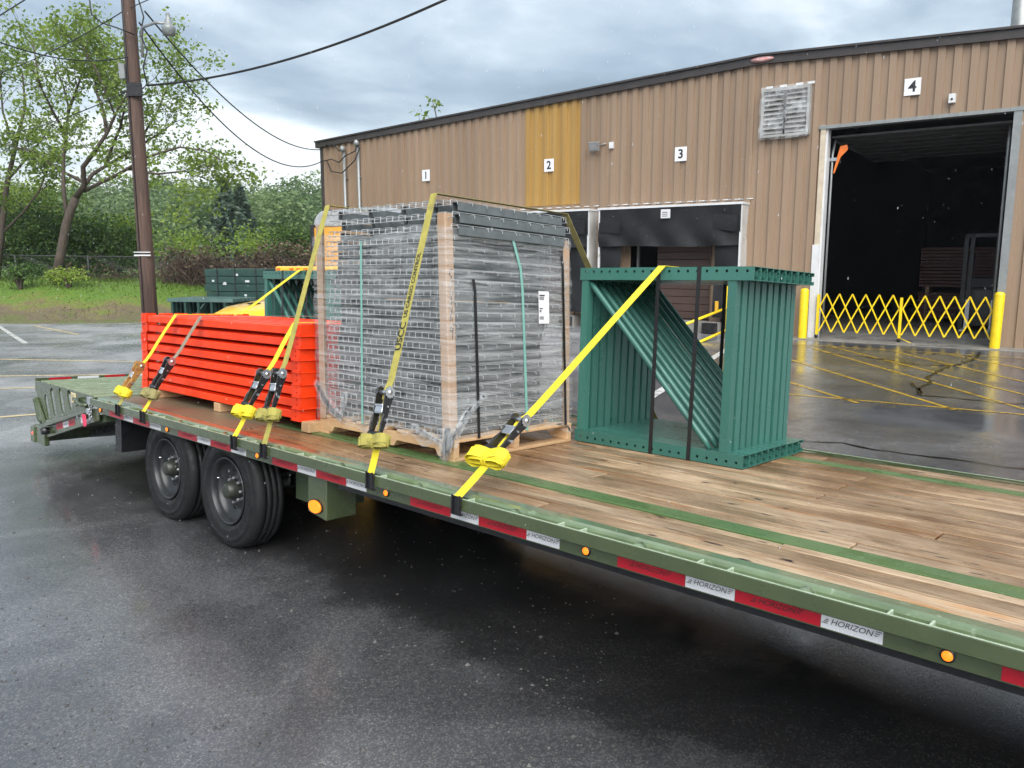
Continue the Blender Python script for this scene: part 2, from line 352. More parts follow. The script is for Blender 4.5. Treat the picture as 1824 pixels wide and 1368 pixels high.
for j in range(ny+1):
    for i in range(nx+1):
        x = -70 + 80*i/nx; tq = (j/ny)**1.6; y = bank_start(x) + tq*75
        vv.append((x, y, gz(x, y) + (.012 if j else -.02) + random.uniform(-.015, .015)*(j > 0)))
for j in range(ny):
    for i in range(nx): a = j*(nx+1)+i; ff.append((a, a+1, a+nx+2, a+nx+1))
g.add(vv, ff, True); struct(g.build('grass_bank', M_grass))

# painted markings and tar seams
def wornpaint(name, col, th=.5, sc_=14):
    m = mat(name, col, .35, col2=tuple(x*.8 for x in col), scale=9, dirt=(.045, .044, .043), dscale=sc_, dth=th, rr=(.2, .45, 4)); return m
M_py = wornpaint('worn_yellow_road_paint', (.50, .31, .03), .51)
M_py2 = wornpaint('faded_cream_road_paint', (.62, .5, .28), .56, 8)
M_pw = wornpaint('worn_white_road_paint', (.60, .60, .58), .56, 6)
def gp(px, py): 
    ry = -(py-684)/1400; f = math.cos(PITCH)+ry*math.sin(PITCH); u = -math.sin(PITCH)+ry*math.cos(PITCH); d = H*f/-u
    return V(((px-912)/1400*H/-u, d, 0))
def stripe(name, a, b_, w_, mt, z=.004):
    a, b_ = gp(*a), gp(*b_); d = (b_-a).normalized(); n = V((-d.y, d.x, 0))*w_/2; k = 8
    mb = MB(); vs_ = []
    for i in range(k+1):
        p = a.lerp(b_, i/k); vs_ += [p-n+V((0, 0, z)), p+n+V((0, 0, z))]
    mb.add(vs_, [(2*i, 2*i+2, 2*i+3, 2*i+1) for i in range(k)])
    return struct(mb.build(name, mt))
for a, b_ in [((-60, 639), (262, 645)), ((-60, 671), (250, 667)), ((-60, 695), (70, 690)), ((-60, 748), (80, 737)), ((60, 580), (140, 596))]:
    stripe('parking_stripe', a, b_, .1, M_py2)
stripe('parking_stripe', (-12, 575), (46, 612), .12, M_pw)
for a, b_ in [((1400, 702), (1850, 741)), ((1395, 612), (1880, 642)), ((1350, 664), (1528, 718)), ((1330, 617), (1700, 730)), ((1440, 618), (1850, 736)), ((1474, 616), (1860, 712)), ((1596, 627), (1880, 693)), ((1690, 631), (1900, 672))]:
    stripe('hatched_zone_line', a, b_, .07, M_py)
M_tar = mat('tar_crack_seal', (.012, .012, .013), .18, col2=(.02, .02, .021), scale=6)
def crack(pts, wd):
    P_ = []
    for i in range(len(pts)-1):
        a, b_ = gp(*pts[i]), gp(*pts[i+1]); k = max(2, int((b_-a).length/.12))
        for j in range(k): P_.append(a.lerp(b_, j/k) + V((random.uniform(-.02, .02), random.uniform(-.02, .02), 0)))
    P_.append(gp(*pts[-1])); mb = MB(); vs_ = []
    for i, p in enumerate(P_):
        d = (P_[min(i+1, len(P_)-1)]-P_[max(i-1, 0)]).normalized(); n = V((-d.y, d.x, 0))*wd*random.uniform(.3, .8)
        vs_ += [p-n+V((0, 0, .008)), p+n+V((0, 0, .008))]
    mb.add(vs_, [(2*i, 2*i+2, 2*i+3, 2*i+1) for i in range(len(P_)-1)]); struct(mb.build('tar_seam', M_tar))
crack([(1430, 787), (1500, 790), (1560, 802), (1660, 815), (1760, 828), (1850, 840)], .035)
crack([(1690, 652), (1670, 662), (1652, 673), (1658, 682), (1640, 690), (1640, 701), (1632, 704), (1700, 710), (1780, 718), (1850, 722)], .045)
crack([(1460, 628), (1540, 636), (1640, 650), (1700, 652), (1735, 640), (1745, 628)], .06)
crack([(1638, 701), (1632, 690), (1624, 682)], .05)
crack([(1716, 646), (1712, 640), (1730, 634)], .04)

# ------------------------------------------------------------------ warehouse
M_wall = mat('brown_wall_cladding', (.265, .187, .127), .42, col2=(.228, .158, .106), scale=.8, stretch=(3.2, 3.2, .22), rr=(.35, .55, 3), rnd=.07, dirt=(.30, .215, .16), dscale=2.2, dth=.63)
M_wally = mat('ochre_wall_cladding', (.36, .215, .06), .45, col2=(.30, .175, .048), scale=.8, stretch=(3.2, 3.2, .22), rnd=.04, dirt=(.31, .21, .08), dscale=4, dth=.6)
M_fasc = mat('dark_brown_trim', (.035, .03, .03), .4, col2=(.05, .042, .04), scale=3)
M_whitetrim = mat('white_trim', (.62, .63, .64), .45, col2=(.52, .53, .54), scale=2, dirt=(.35, .33, .3), dscale=3, dth=.6)
M_galvt = mat('galvanised_trim', (.27, .285, .285), .4, metal=.3, scale=5)
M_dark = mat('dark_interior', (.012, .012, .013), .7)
M_door = mat('brown_rollup_door', (.075, .045, .036), .5, col2=(.06, .036, .03), scale=2)
M_vinyl = mat('black_dock_vinyl', (.009, .0095, .011), .6, col2=(.015, .016, .018), scale=2.2, spec=.25, rr=(.5, .75, 3), bump=.5, bscale=5, dirt=(.024, .025, .025), dscale=3, dth=.6)
M_wvinyl = mat('white_dock_vinyl', (.50, .49, .47), .5, col2=(.40, .39, .37), scale=3, bump=.4, bscale=6, dirt=(.33, .31, .28), dscale=2.5)
bld = empty('warehouse', BM); lab(bld, 'long tan ribbed metal warehouse with low gable roof and dark trim', 'warehouse')
XL, XR, XP, ZP = -22.75, 7.0, -5.95, 7.05
def roofz(x): return ZP - (XP-x)*.0405 if x < XP else ZP - (x-XP)*.043
PER, DEP = .335, .05
PROF = [(0, 0), (.15, 0), (.165, -DEP), (.32, -DEP), (PER, 0)]
OPEN = [(-4.2, -.22, -.3, 5.2), (-9.5, -7.05, -.3, 3.2), (-14.1, -11.6, -.3, 3.2), (-18.6, -16.1, -.3, 3.2), (.52, 1.62, -.3, 2.25)]
def wallz(x, z0=-.05): return roofz(x)-.1
def ribs(x0, x1, z0f, z1f):
    mb = MB(); xs = []
    k0 = math.floor(x0/PER)-1
    for k in range(k0, k0+int((x1-x0)/PER)+4):
        for (dx, dy) in PROF[:-1]: xs.append((k*PER+dx, dy))
    def yat(x):
        for (a, b_) in zip(xs, xs[1:]):
            if a[0] <= x <= b_[0]: return a[1] + (b_[1]-a[1])*(x-a[0])/(b_[0]-a[0])
        return 0
    L = [(x0, yat(x0))] + [p for p in xs if x0+1e-4 < p[0] < x1-1e-4] + [(x1, yat(x1))]
    vs_ = []
    for (x, y) in L: vs_ += [(x, y, z0f(x)), (x, y, z1f(x))]
    mb.add(vs_, [(2*i, 2*i+2, 2*i+3, 2*i+1) for i in range(len(L)-1)]); return mb
brk = sorted(set([XL, XR, -13.29, -11.27] + [o for op in OPEN for o in op[:2]]))
edges = []
for a, b_ in zip(brk, brk[1:]):
    n = max(1, round((b_-a)/1.005)); edges += [(a+(b_-a)*i/n, a+(b_-a)*(i+1)/n) for i in range(n)]
for (a, b_) in edges:
    mid = (a+b_)/2; z0 = -.05
    for op in OPEN:
        if op[0]-.01 < mid < op[1]+.01: z0 = op[3]
    if -13.29 < mid < -11.27:
        if z0 < 3.6: ribs(a, b_, lambda x: z0, lambda x: 3.65).build('wall_panel', M_wall, bld)
        o = ribs(a, b_, lambda x: 3.66, wallz).build('wall_panel', M_wally, bld); o['label'] = 'ochre yellow cladding panel above dock two'
    else: ribs(a, b_, lambda x: z0, wallz).build('wall_panel', M_wall, bld)
# rake trim: fascia + gutter lip, roof sheets, end wall
for (xa, xb) in ((XL-.22, XP), (XP, XR)):
    mb = MB()
    def bar(xa, xb, y0, y1, d0, d1):
        mb.add([(xa, y0, roofz(xa)+d0), (xb, y0, roofz(xb)+d0), (xb, y1, roofz(xb)+d0), (xa, y1, roofz(xa)+d0), (xa, y0, roofz(xa)+d1), (xb, y0, roofz(xb)+d1), (xb, y1, roofz(xb)+d1), (xa, y1, roofz(xa)+d1)],
               [(0, 3, 2, 1), (4, 5, 6, 7), (0, 1, 5, 4), (1, 2, 6, 5), (2, 3, 7, 6), (3, 0, 4, 7)])
    bar(xa, xb, -.13, .06, -.12, .07); bar(xa, xb, -.19, .1, .075, .125)
    mb.build('rake_trim', M_fasc, bld)
    mb = MB(); bar(xa, xb, .0, 30, .13, .16); mb.build('roof', mat('roof_sheet', (.16, .15, .14), .5), bld)
mb = MB(); mb.add([(XL, 0, -.1), (XL, 30, -.1), (XL, 30, roofz(XL)), (XL, 0, roofz(XL))], [(0, 1, 2, 3)]); mb.build('end_wall', M_wall, bld)
mb = MB(); mb.box(XL-.05, XL+.11, -.05, .1, -.05, roofz(XL)-.06); mb.build('corner_trim', M_fasc, bld)
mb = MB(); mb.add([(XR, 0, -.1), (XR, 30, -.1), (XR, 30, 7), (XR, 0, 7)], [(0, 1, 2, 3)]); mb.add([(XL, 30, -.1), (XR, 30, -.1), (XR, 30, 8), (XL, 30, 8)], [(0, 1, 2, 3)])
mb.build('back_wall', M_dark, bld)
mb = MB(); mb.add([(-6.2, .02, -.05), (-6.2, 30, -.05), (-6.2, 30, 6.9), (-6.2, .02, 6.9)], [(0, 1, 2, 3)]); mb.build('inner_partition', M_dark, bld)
mb = MB(); mb.box(-22.5, XR-.1, -.02, 29.9, -.2, .012); mb.build('floor_slab', M_conc, bld)
mb = MB(); mb.box(-4.9, .5, -.75, -.03, -.1, .011); mb.build('door_sill', M_conc, bld, bevel=.004)
# big doorway trim and rolled-up door
mb = MB(); mb.box(-4.32, -4.2, -.07, .2, 2.35, 5.27); mb.build('door_jamb', mat('cream_trim', (.55, .47, .36), .5), bld)
mb = MB(); mb.box(-4.36, -4.19, -.085, .2, .0, 2.36); mb.box(-4.2, -4.15, -.02, .25, 0, 5.2); mb.build('door_jamb', M_whitetrim, bld)
mb = MB(); mb.box(-.26, -.10, -.075, .25, 0, 5.27); mb.build('door_jamb', M_galvt, bld)
mb = MB(); mb.box(-4.36, -.06, -.09, .2, 5.18, 5.26); mb.build('door_header', M_galvt, bld)
for i in range(8):
    mb = MB(); mb.box(-4.15, -.28, .35+i*.62, .94+i*.62, 5.0-.015*i, 5.05-.015*i); mb.build('overhead_door_section', mat('overhead_door_grey', (.07, .07, .07), .5), bld)
for x in (-4.1, -.34):
    mb = MB(); mb.tube([(x, .3, .1), (x, .3, 4.6), (x, .5, 4.95), (x, 5.4, 4.93)], .03, 6); mb.build('door_track', M_galvt, bld)
# man door to the right of the doorway
md = empty('steel_door', BM @ TR((.52, 0, 0))); lab(md, 'dark brown steel door right of the open bay at the frame edge', 'door')
MB().box(0, 1.1, -.02, .04, .02, 2.2).build('door_leaf', mat('brown_steel_door', (.06, .04, .036), .4), md)
MB().box(-.1, 0, -.06, .05, 0, 2.3).box(1.1, 1.2, -.06, .05, 0, 2.3).box(-.1, 1.2, -.06, .05, 2.2, 2.3).build('door_frame', mat('brown_door_frame', (.085, .06, .052), .4), md)
MB().box(0, 1.1, -.14, -.06, 2.31, 2.36).build('drip_cap', M_fasc, md)
MB().tube([(.1, -.03, 1.0), (.1, -.08, 1.0), (.1, -.08, 1.25), (.1, -.03, 1.25)], .012, 6).build('handle', M_galvt, md)
an = empty('conduit_box', BM @ TR((.66, -.05, 2.75))); lab(an, 'white conduit with box above the brown door at right edge', 'conduit')
MB().tube([(0, 0, 1.5), (0, 0, .2), (.04, 0, 0)], .035, 8).build('pipe', M_whitetrim, an)
MB().box(-.05, .09, -.04, .05, -.12, .02).build('box', M_whitetrim, an)

# number signs
def sign(n, x, z, where):
    s_ = empty('number_sign', BM @ TR((x, -.078, z))); lab(s_, 'white plate with black number %s %s' % (n, where), 'sign', 'bay number plates on the warehouse wall')
    MB().box(-.175, .175, 0, .012, -.19, .19).build('plate', mat('sign_white', (.72, .73, .75), .4, col2=(.66, .67, .69)), s_, bevel=.003)
    text('lettering', n, .34, M_ink, s_, TR((0, -.003, -.005)) @ FACE, bold=.008)
sign('1', -17.4, 4.88, 'on the brown wall nearest the building corner'); sign('2', -12.35, 4.87, 'on the ochre yellow wall panels')
sign('3', -8.02, 4.87, 'above the black dock curtain'); sign('4', -2.32, 5.94, 'above the wide open doorway')

# exhaust fan shutter wrapped in plastic
fn = empty('louvre_fan', BM @ TR((-5.2, -.03, 5.68))); lab(fn, 'square grey louvred fan shutter wrapped in clear plastic on wall', 'fan')
M_louv = mat('louvre_grey', (.32, .32, .31), .5, col2=(.26, .26, .25), scale=4)
MB().box(-.6, .6, -.16, 0, .52, .6).box(-.6, .6, -.16, 0, -.6, -.54).box(-.6, -.54, -.16, 0, -.54, .52).box(.54, .6, -.16, 0, -.54, .52).build('frame', M_louv, fn)
for i in range(9):
    z = -.52 + i*.116; mb = MB(); mb.add([(-.54, -.13, z), (.54, -.13, z), (.54, -.05, z+.112), (-.54, -.05, z+.112), (-.54, -.145, z+.004), (.54, -.145, z+.004)], [(0, 1, 2, 3), (0, 4, 5, 1)]); mb.build('slat', M_louv, fn)
MB().box(-.02, .02, -.17, -.14, -.54, .52).build('mullion', M_black, fn)
def filmmat(name, base, lo, hi, stretch, sc_=3., col=(.75, .78, .8), rough=.18, bmp=.35):
    m = bpy.data.materials.new(name); m.use_nodes = True; t = m.node_tree; b = t.nodes['Principled BSDF']
    b.inputs['Base Color'].default_value = (*col, 1); b.inputs['Roughness'].default_value = rough
    c = N('ShaderNodeTexCoord', t); mp = N('ShaderNodeMapping', t); mp.inputs['Scale'].default_value = stretch; lk(t, c.outputs['Object'], mp.inputs[0])
    n = N('ShaderNodeTexNoise', t); n.inputs['Scale'].default_value = sc_; n.inputs['Detail'].default_value = 6; n.inputs['Roughness'].default_value = .65; n.inputs['Distortion'].default_value = .6; lk(t, mp.outputs[0], n.inputs['Vector'])
    mr = N('ShaderNodeMapRange', t); mr.inputs[1].default_value = base-.17; mr.inputs[2].default_value = base+.22; mr.inputs[3].default_value = lo; mr.inputs[4].default_value = hi; lk(t, n.outputs[0], mr.inputs[0]); lk(t, mr.outputs[0], b.inputs['Alpha'])
    bp = N('ShaderNodeBump', t); bp.inputs['Strength'].default_value = bmp; bp.inputs['Distance'].default_value = .02; lk(t, n.outputs[0], bp.inputs['Height']); lk(t, bp.outputs[0], b.inputs['Normal'])
    return m
def sheet(fn_, nu, nv, mt, name, parent):
    mb = MB(); mb.add([fn_(i/nu, j/nv) for j in range(nv+1) for i in range(nu+1)], [(j*(nu+1)+i, j*(nu+1)+i+1, (j+1)*(nu+1)+i+1, (j+1)*(nu+1)+i) for j in range(nv) for i in range(nu)], True); return mb.build(name, mt, parent)
M_fanfilm = filmmat('fan_plastic', .55, .03, .5, (1, 1, 1), 4)
sheet(lambda u, v: (-.62+1.24*u, -.2-.03*math.sin(9*u+4*v)-.03*math.sin(13*v-5*u), -.66+1.3*v), 14, 14, M_fanfilm, 'plastic_wrap', fn)
sheet(lambda u, v: (.63+.01*math.sin(8*v), -.2+.2*u, -.6+1.2*v), 4, 8, M_fanfilm, 'plastic_wrap', fn)
for x in (-.45, -.1, .3, .58): MB().box(x-.09, x+.09, -.035, -.03, .62, .68).build('tape_strip', M_whitetrim, fn)

# dock shelters
def dock(x0, x1, label, first=True):
    d = empty('dock_shelter', BM @ TR((x0, 0, 0))); lab(d, label, 'dock shelter', 'dock shelters on the warehouse wall'); W = x1-x0; D = .52
    MB().box(-.02, W+.02, -D-.03, 0, 3.42, 3.48).build('top_rail', M_whitetrim, d)
    sheet(lambda u, v: (.02+(W-.04)*u, -D-.012-.06*math.sin(math.pi*u*4+.6*math.sin(5*v))**2*(1.1-v)-.03*math.sin(23*u+5*v)*(1.2-v), 2.36+.02*math.sin(7*u)+1.06*v), 30, 10, M_vinyl, 'head_curtain', d)
    for a in (.08, W-.75): sheet(lambda u, v: (a+.66*u, -D-.05-.012*math.sin(math.pi*v)-.02*(1-v), 2.75+.02*math.sin(6*u)+.42*v), 8, 5, M_vinyl, 'curtain_flap', d)
    for a in (.02, W-.72): sheet(lambda u, v: (a+.70*u, -D+.05-.03*math.sin(8*v+3*u), .45+2.0*v), 6, 14, M_vinyl, 'side_curtain', d)
    for x in (.01, W-.01): sheet(lambda u, v: (x+.012*math.sin(14*v), -D+D*u, .1+3.32*v+.0*u), 4, 12, M_wvinyl, 'side_panel', d)
    for x in (0, W-.05): MB().box(x, x+.05, -D-.01, -D+.04, .05, 3.42).build('side_post', M_whitetrim, d)
    MB().box(W*.47, W*.47+.28, -D-.085, -D-.08, 3.12, 3.36).build('notice', M_white, d)
    for i in range(3): MB().box(W*.47+.04, W*.47+.2, -D-.088, -D-.0865, 3.17+i*.05, 3.185+i*.05).build('print_line', M_ink, d)
    MB().box(.5, W-.5, -.5, -.02, -.02, .32).build('dock_ledge', M_conc, d, bevel=.01)
    for x in (.55, W-.95): MB().box(x, x+.4, -.64, -.51, .02, .3).build('bumper', M_black, d, bevel=.01)
    for i in range(14):
        z = .33+i*.21; MB().box(W*.36, W-.92, .24, .28, z, z+.2).build('door_slat', M_door, d, bevel=.008)
    MB().box(.9, .95, .2, .3, .3, 3.2).build('door_track', M_galvt, d); MB().box(W-.93, W-.85, .18, .3, .3, 3.2).build('door_track', M_door, d)
    mb = MB()
    for k in range(int(W/.335)+1):
        x = k*.335; mb.tube([(x, -.02, 3.58), (x+.16, -.02, 3.58), (x+.17, -.05, 3.58), (x+.33, -.05, 3.58), (x+.335, -.02, 3.58)], .014, 5)
    mb.build('cable', M_whitetrim, d)
    return d
dock(-10.32, -6.06, 'black curtained dock shelter with white sides below sign three')
dock(-14.95, -10.64, 'dock shelter below the ochre panels, mostly behind the wrapped stack')
MB().box(0, .09, -.02, 0, 0, .28).build('dock_reflector', mat('reflector_amber', (.7, .4, .03), .4)).matrix_world = BM @ TR((-6.62, -.7, .62))
lab(bpy.data.objects['dock_reflector'], 'small amber reflector on the black dock curtain side', 'reflector')
# yellow hand rails by the dock
hr = empty('handrail', BM @ TR((-5.7, 0, 0))); lab(hr, 'yellow pipe handrail beside the dock under the rack frames', 'handrail')
def bl(px, py, yy):   # sighting onto the plane y=yy of the warehouse frame
    o = BM.inverted() @ V((0, 0, H)); d = (BM.inverted().to_3x3()) @ (at(px, py, 10) - V((0, 0, H))); return o + d*((yy-o.y)/d.y) - V((-5.7, 0, 0))
p1, p2, p3, p4 = bl(1220, 578, -3.2), bl(1296, 548, -1.2), bl(1240, 612, -3.2), bl(1296, 587, -1.2)
MB().tube([p1, p2], .035, 8).build('rail', M_ylw, hr); MB().tube([p3, p4], .035, 8).build('rail', M_ylw, hr)
MB().tube([(p2.x, p2.y, 0), p2+V((0, 0, .55))], .045, 8).build('post', M_ylw, hr); MB().tube([(p1.x, p1.y, 0), p1], .035, 8).build('post', M_ylw, hr)
stripe('white_curb_line', (1145, 716), (1330, 600), .14, M_pw)
# bollards
def bollard(x, label, lean):
    o = MB().lathe([(0, 1.27), (.06, 1.265), (.095, 1.24), (.105, 1.2), (.105, -.1)], 20).build('bollard', M_ylwchip, None, BM @ TR((x, -.32, 0)) @ ROT(lean, 'Y')); lab(o, label, 'bollard', 'yellow bollards at the doorway')
bollard(-4.42, 'chipped yellow steel bollard left of the open doorway', 0.0); bollard(-.2, 'chipped yellow steel bollard right of the open doorway', R(.6))
# folding gate
fg = empty('scissor_gate', BM @ TR((-4.12, -.12, 0))); lab(fg, 'yellow folding scissor gate across the open doorway', 'gate')
def gx(px): return None
W = 3.84; zt, zb = 1.14, .18; half = W/2
def barp(a, b_, y):
    d = (V(b_)-V(a)); L = d.length; ang = math.atan2(d.z, d.x); MB().box(0, L, -.004, .004, -.016, .016, TR((a[0], y, a[2])) @ ROT(-ang, 'Y')).build('lattice_bar', M_ylw, fg)
for hseg in range(2):
    X0 = hseg*half+.04; seg = (half-.08)/6.; Hh = zt-zb
    for i in range(-2, 6):
        # each bar spans 1.5 cells in x and the full height, clipped to the section
        for sgn, y in ((1, 0), (-1, -.012)):
            xa = X0+i*seg+(0 if sgn > 0 else seg*.5); xb = xa+1.5*seg; za, zb_ = (zb, zt) if sgn > 0 else (zt, zb)
            lo, hi = X0, X0+seg*6
            def cl_(xa, za, xb, zb_):
                if xa < lo: za = za + (zb_-za)*(lo-xa)/(xb-xa); xa = lo
                if xb > hi: zb_ = za + (zb_-za)*(hi-xa)/(xb-xa); xb = hi
                return xa, za, xb, zb_
            if xb > lo and xa < hi:
                q = cl_(xa, za, xb, zb_); barp((q[0], 0, q[1]), (q[2], 0, q[3]), y)
for x, z1 in ((0, 1.12), (half, 1.08), (W, 1.08)):
    MB().box(x-.03, x+.03, -.045, .03, .1, z1).build('post', M_ylwchip, fg, bevel=.004)
    MB().lathe([(0, -.02), (.045, -.02), (.045, .02), (0, .02)], 14, TR((x, -.03, .057)) @ YAX).build('caster', M_black, fg)
MB().tube([(half, -.05, .12), (half+.3, -.25, .03)], .01, 5).build('drop_rod', M_ylw, fg)
# flood light and little boxes on the wall
fl = empty('flood_light', BM @ TR((-10.7, -.05, 5.33))); lab(fl, 'small grey flood light fixed on brown wall between signs two and three', 'light')
MB().box(-.16, .16, -.2, -.12, -.13, .13, ROT(R(20), 'X')).build('housing', M_galvt, fl, bevel=.01); MB().box(-.13, .13, -.212, -.205, -.1, .1, ROT(R(20), 'X')).build('lens', mat('lamp_glass', (.3, .3, .3), .15), fl); MB().tube([(0, -.14, 0), (.2, -.03, 0), (.35, -.03, .02)], .018, 6).build('bracket', M_galvt, fl)
o = MB().box(-.06, .06, -.09, 0, -.09, .09).build('sensor_box', M_whitetrim, None, BM @ TR((-10.18, -.04, 5.28)), bevel=.006); lab(o, 'small white sensor box right of the wall flood light', 'sensor box')
cm = empty('wall_camera', BM @ TR((-1.48, -.04, 5.58))); lab(cm, 'small white camera box above the open doorway', 'camera')
MB().box(-.07, .07, -.1, 0, -.1, .1).build('housing', M_whitetrim, cm, bevel=.006); MB().lathe([(0, .01), (.025, .01), (.025, -.02)], 10, TR((.0, -.1, -.02)) @ YAX).build('lens', M_ink, cm)
# vent stack on roof and service masts
o = MB().lathe([(.2, 0), (.2, 4.2), (.16, 4.2)], 16).build('vent_pipe', M_galvt, None, BM @ TR((-.62, 4, roofz(-.6)))); lab(o, 'tall grey vent pipe standing on the warehouse roof', 'pipe')
for x, zt_, lb in ((-21.4, 6.0, 'left of the two grey service masts on the wall corner'), (-20.65, 6.15, 'right of the two grey service masts on the wall corner')):
    s_ = empty('service_mast', BM @ TR((x, -.12, 0))); lab(s_, lb, 'conduit', 'service masts at the corner')
    MB().tube([(0, 0, 0), (0, 0, zt_)], .055, 10).build('pipe', M_galvt, s_); MB().lathe([(.055, 0), (.11, .02), (.1, .12), (.04, .2), (0, .2)], 12, TR((0, -.03, zt_)) @ ROT(R(25), 'X')).build('weather_head', M_galvt, s_)
    for z in (2, 4, 5): MB().box(-.08, .08, -.01, .1, z, z+.04).build('clamp', M_galvt, s_)
# interior: red beam bundles, forklift, dark racks
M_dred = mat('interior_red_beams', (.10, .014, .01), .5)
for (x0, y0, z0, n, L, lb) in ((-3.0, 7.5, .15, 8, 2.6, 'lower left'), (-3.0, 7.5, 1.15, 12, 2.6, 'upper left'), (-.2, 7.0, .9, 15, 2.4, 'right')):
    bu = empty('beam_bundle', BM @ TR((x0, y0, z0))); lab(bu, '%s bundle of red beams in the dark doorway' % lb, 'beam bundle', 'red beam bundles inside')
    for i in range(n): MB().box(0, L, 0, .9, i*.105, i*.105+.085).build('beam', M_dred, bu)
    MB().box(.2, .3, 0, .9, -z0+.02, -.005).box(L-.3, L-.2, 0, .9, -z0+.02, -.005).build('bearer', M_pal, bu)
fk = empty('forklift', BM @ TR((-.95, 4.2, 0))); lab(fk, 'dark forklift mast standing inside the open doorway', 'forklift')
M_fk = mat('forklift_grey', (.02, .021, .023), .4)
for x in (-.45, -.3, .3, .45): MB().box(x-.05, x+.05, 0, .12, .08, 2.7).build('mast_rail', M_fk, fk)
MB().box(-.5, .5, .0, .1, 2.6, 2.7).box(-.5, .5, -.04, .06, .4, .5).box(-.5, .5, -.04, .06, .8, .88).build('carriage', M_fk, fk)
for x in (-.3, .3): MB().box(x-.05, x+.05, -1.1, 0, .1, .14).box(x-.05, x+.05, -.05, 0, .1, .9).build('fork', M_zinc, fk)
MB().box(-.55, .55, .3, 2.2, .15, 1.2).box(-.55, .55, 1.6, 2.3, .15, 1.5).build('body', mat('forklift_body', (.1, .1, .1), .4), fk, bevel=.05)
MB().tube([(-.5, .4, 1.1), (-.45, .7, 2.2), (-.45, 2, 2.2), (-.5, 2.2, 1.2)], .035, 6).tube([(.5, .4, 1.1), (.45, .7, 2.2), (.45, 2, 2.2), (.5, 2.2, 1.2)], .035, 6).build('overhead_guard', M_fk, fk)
for x in (-.5, .5):
    for y in (.5, 1.9): MB().lathe([(0, -.1), (.3, -.1), (.3, .1), (0, .1)], 18, TR((x, y, .3)) @ ROT(math.pi/2, 'Y')).build('wheel', M_rub, fk)
po = empty('paddle_sign', BM @ TR((-4.05, .25, 4.18))); lab(po, 'orange paddle on an arm inside the doorway left edge', 'paddle')
mb = MB(); mb.plate([(0, -.05), (.03, -.05), (.16, .34), (.32, .5), (.3, .62), (.14, .6), (.08, .36)], t=.02); mb.build('paddle', mat('orange_plastic', (.85, .2, .03), .4), po); MB().box(-.12, .08, 0, .04, .25, .33).build('arm', M_zinc, po)
# shop emblem on the trim
o = MB().lathe([(0, 0), (1, 0), (1, .02), (0, .02)], 20, YAX).build('badge', mat('badge_white', (.6, .5, .5), .5, col2=(.5, .12, .1), scale=3), None, BM @ TR((-5.85, -.14, roofz(-5.85)-.02)) @ MX.Diagonal((.3, 1, .07, 1))); lab(o, 'small oval white and red badge on the roof trim peak', 'badge')

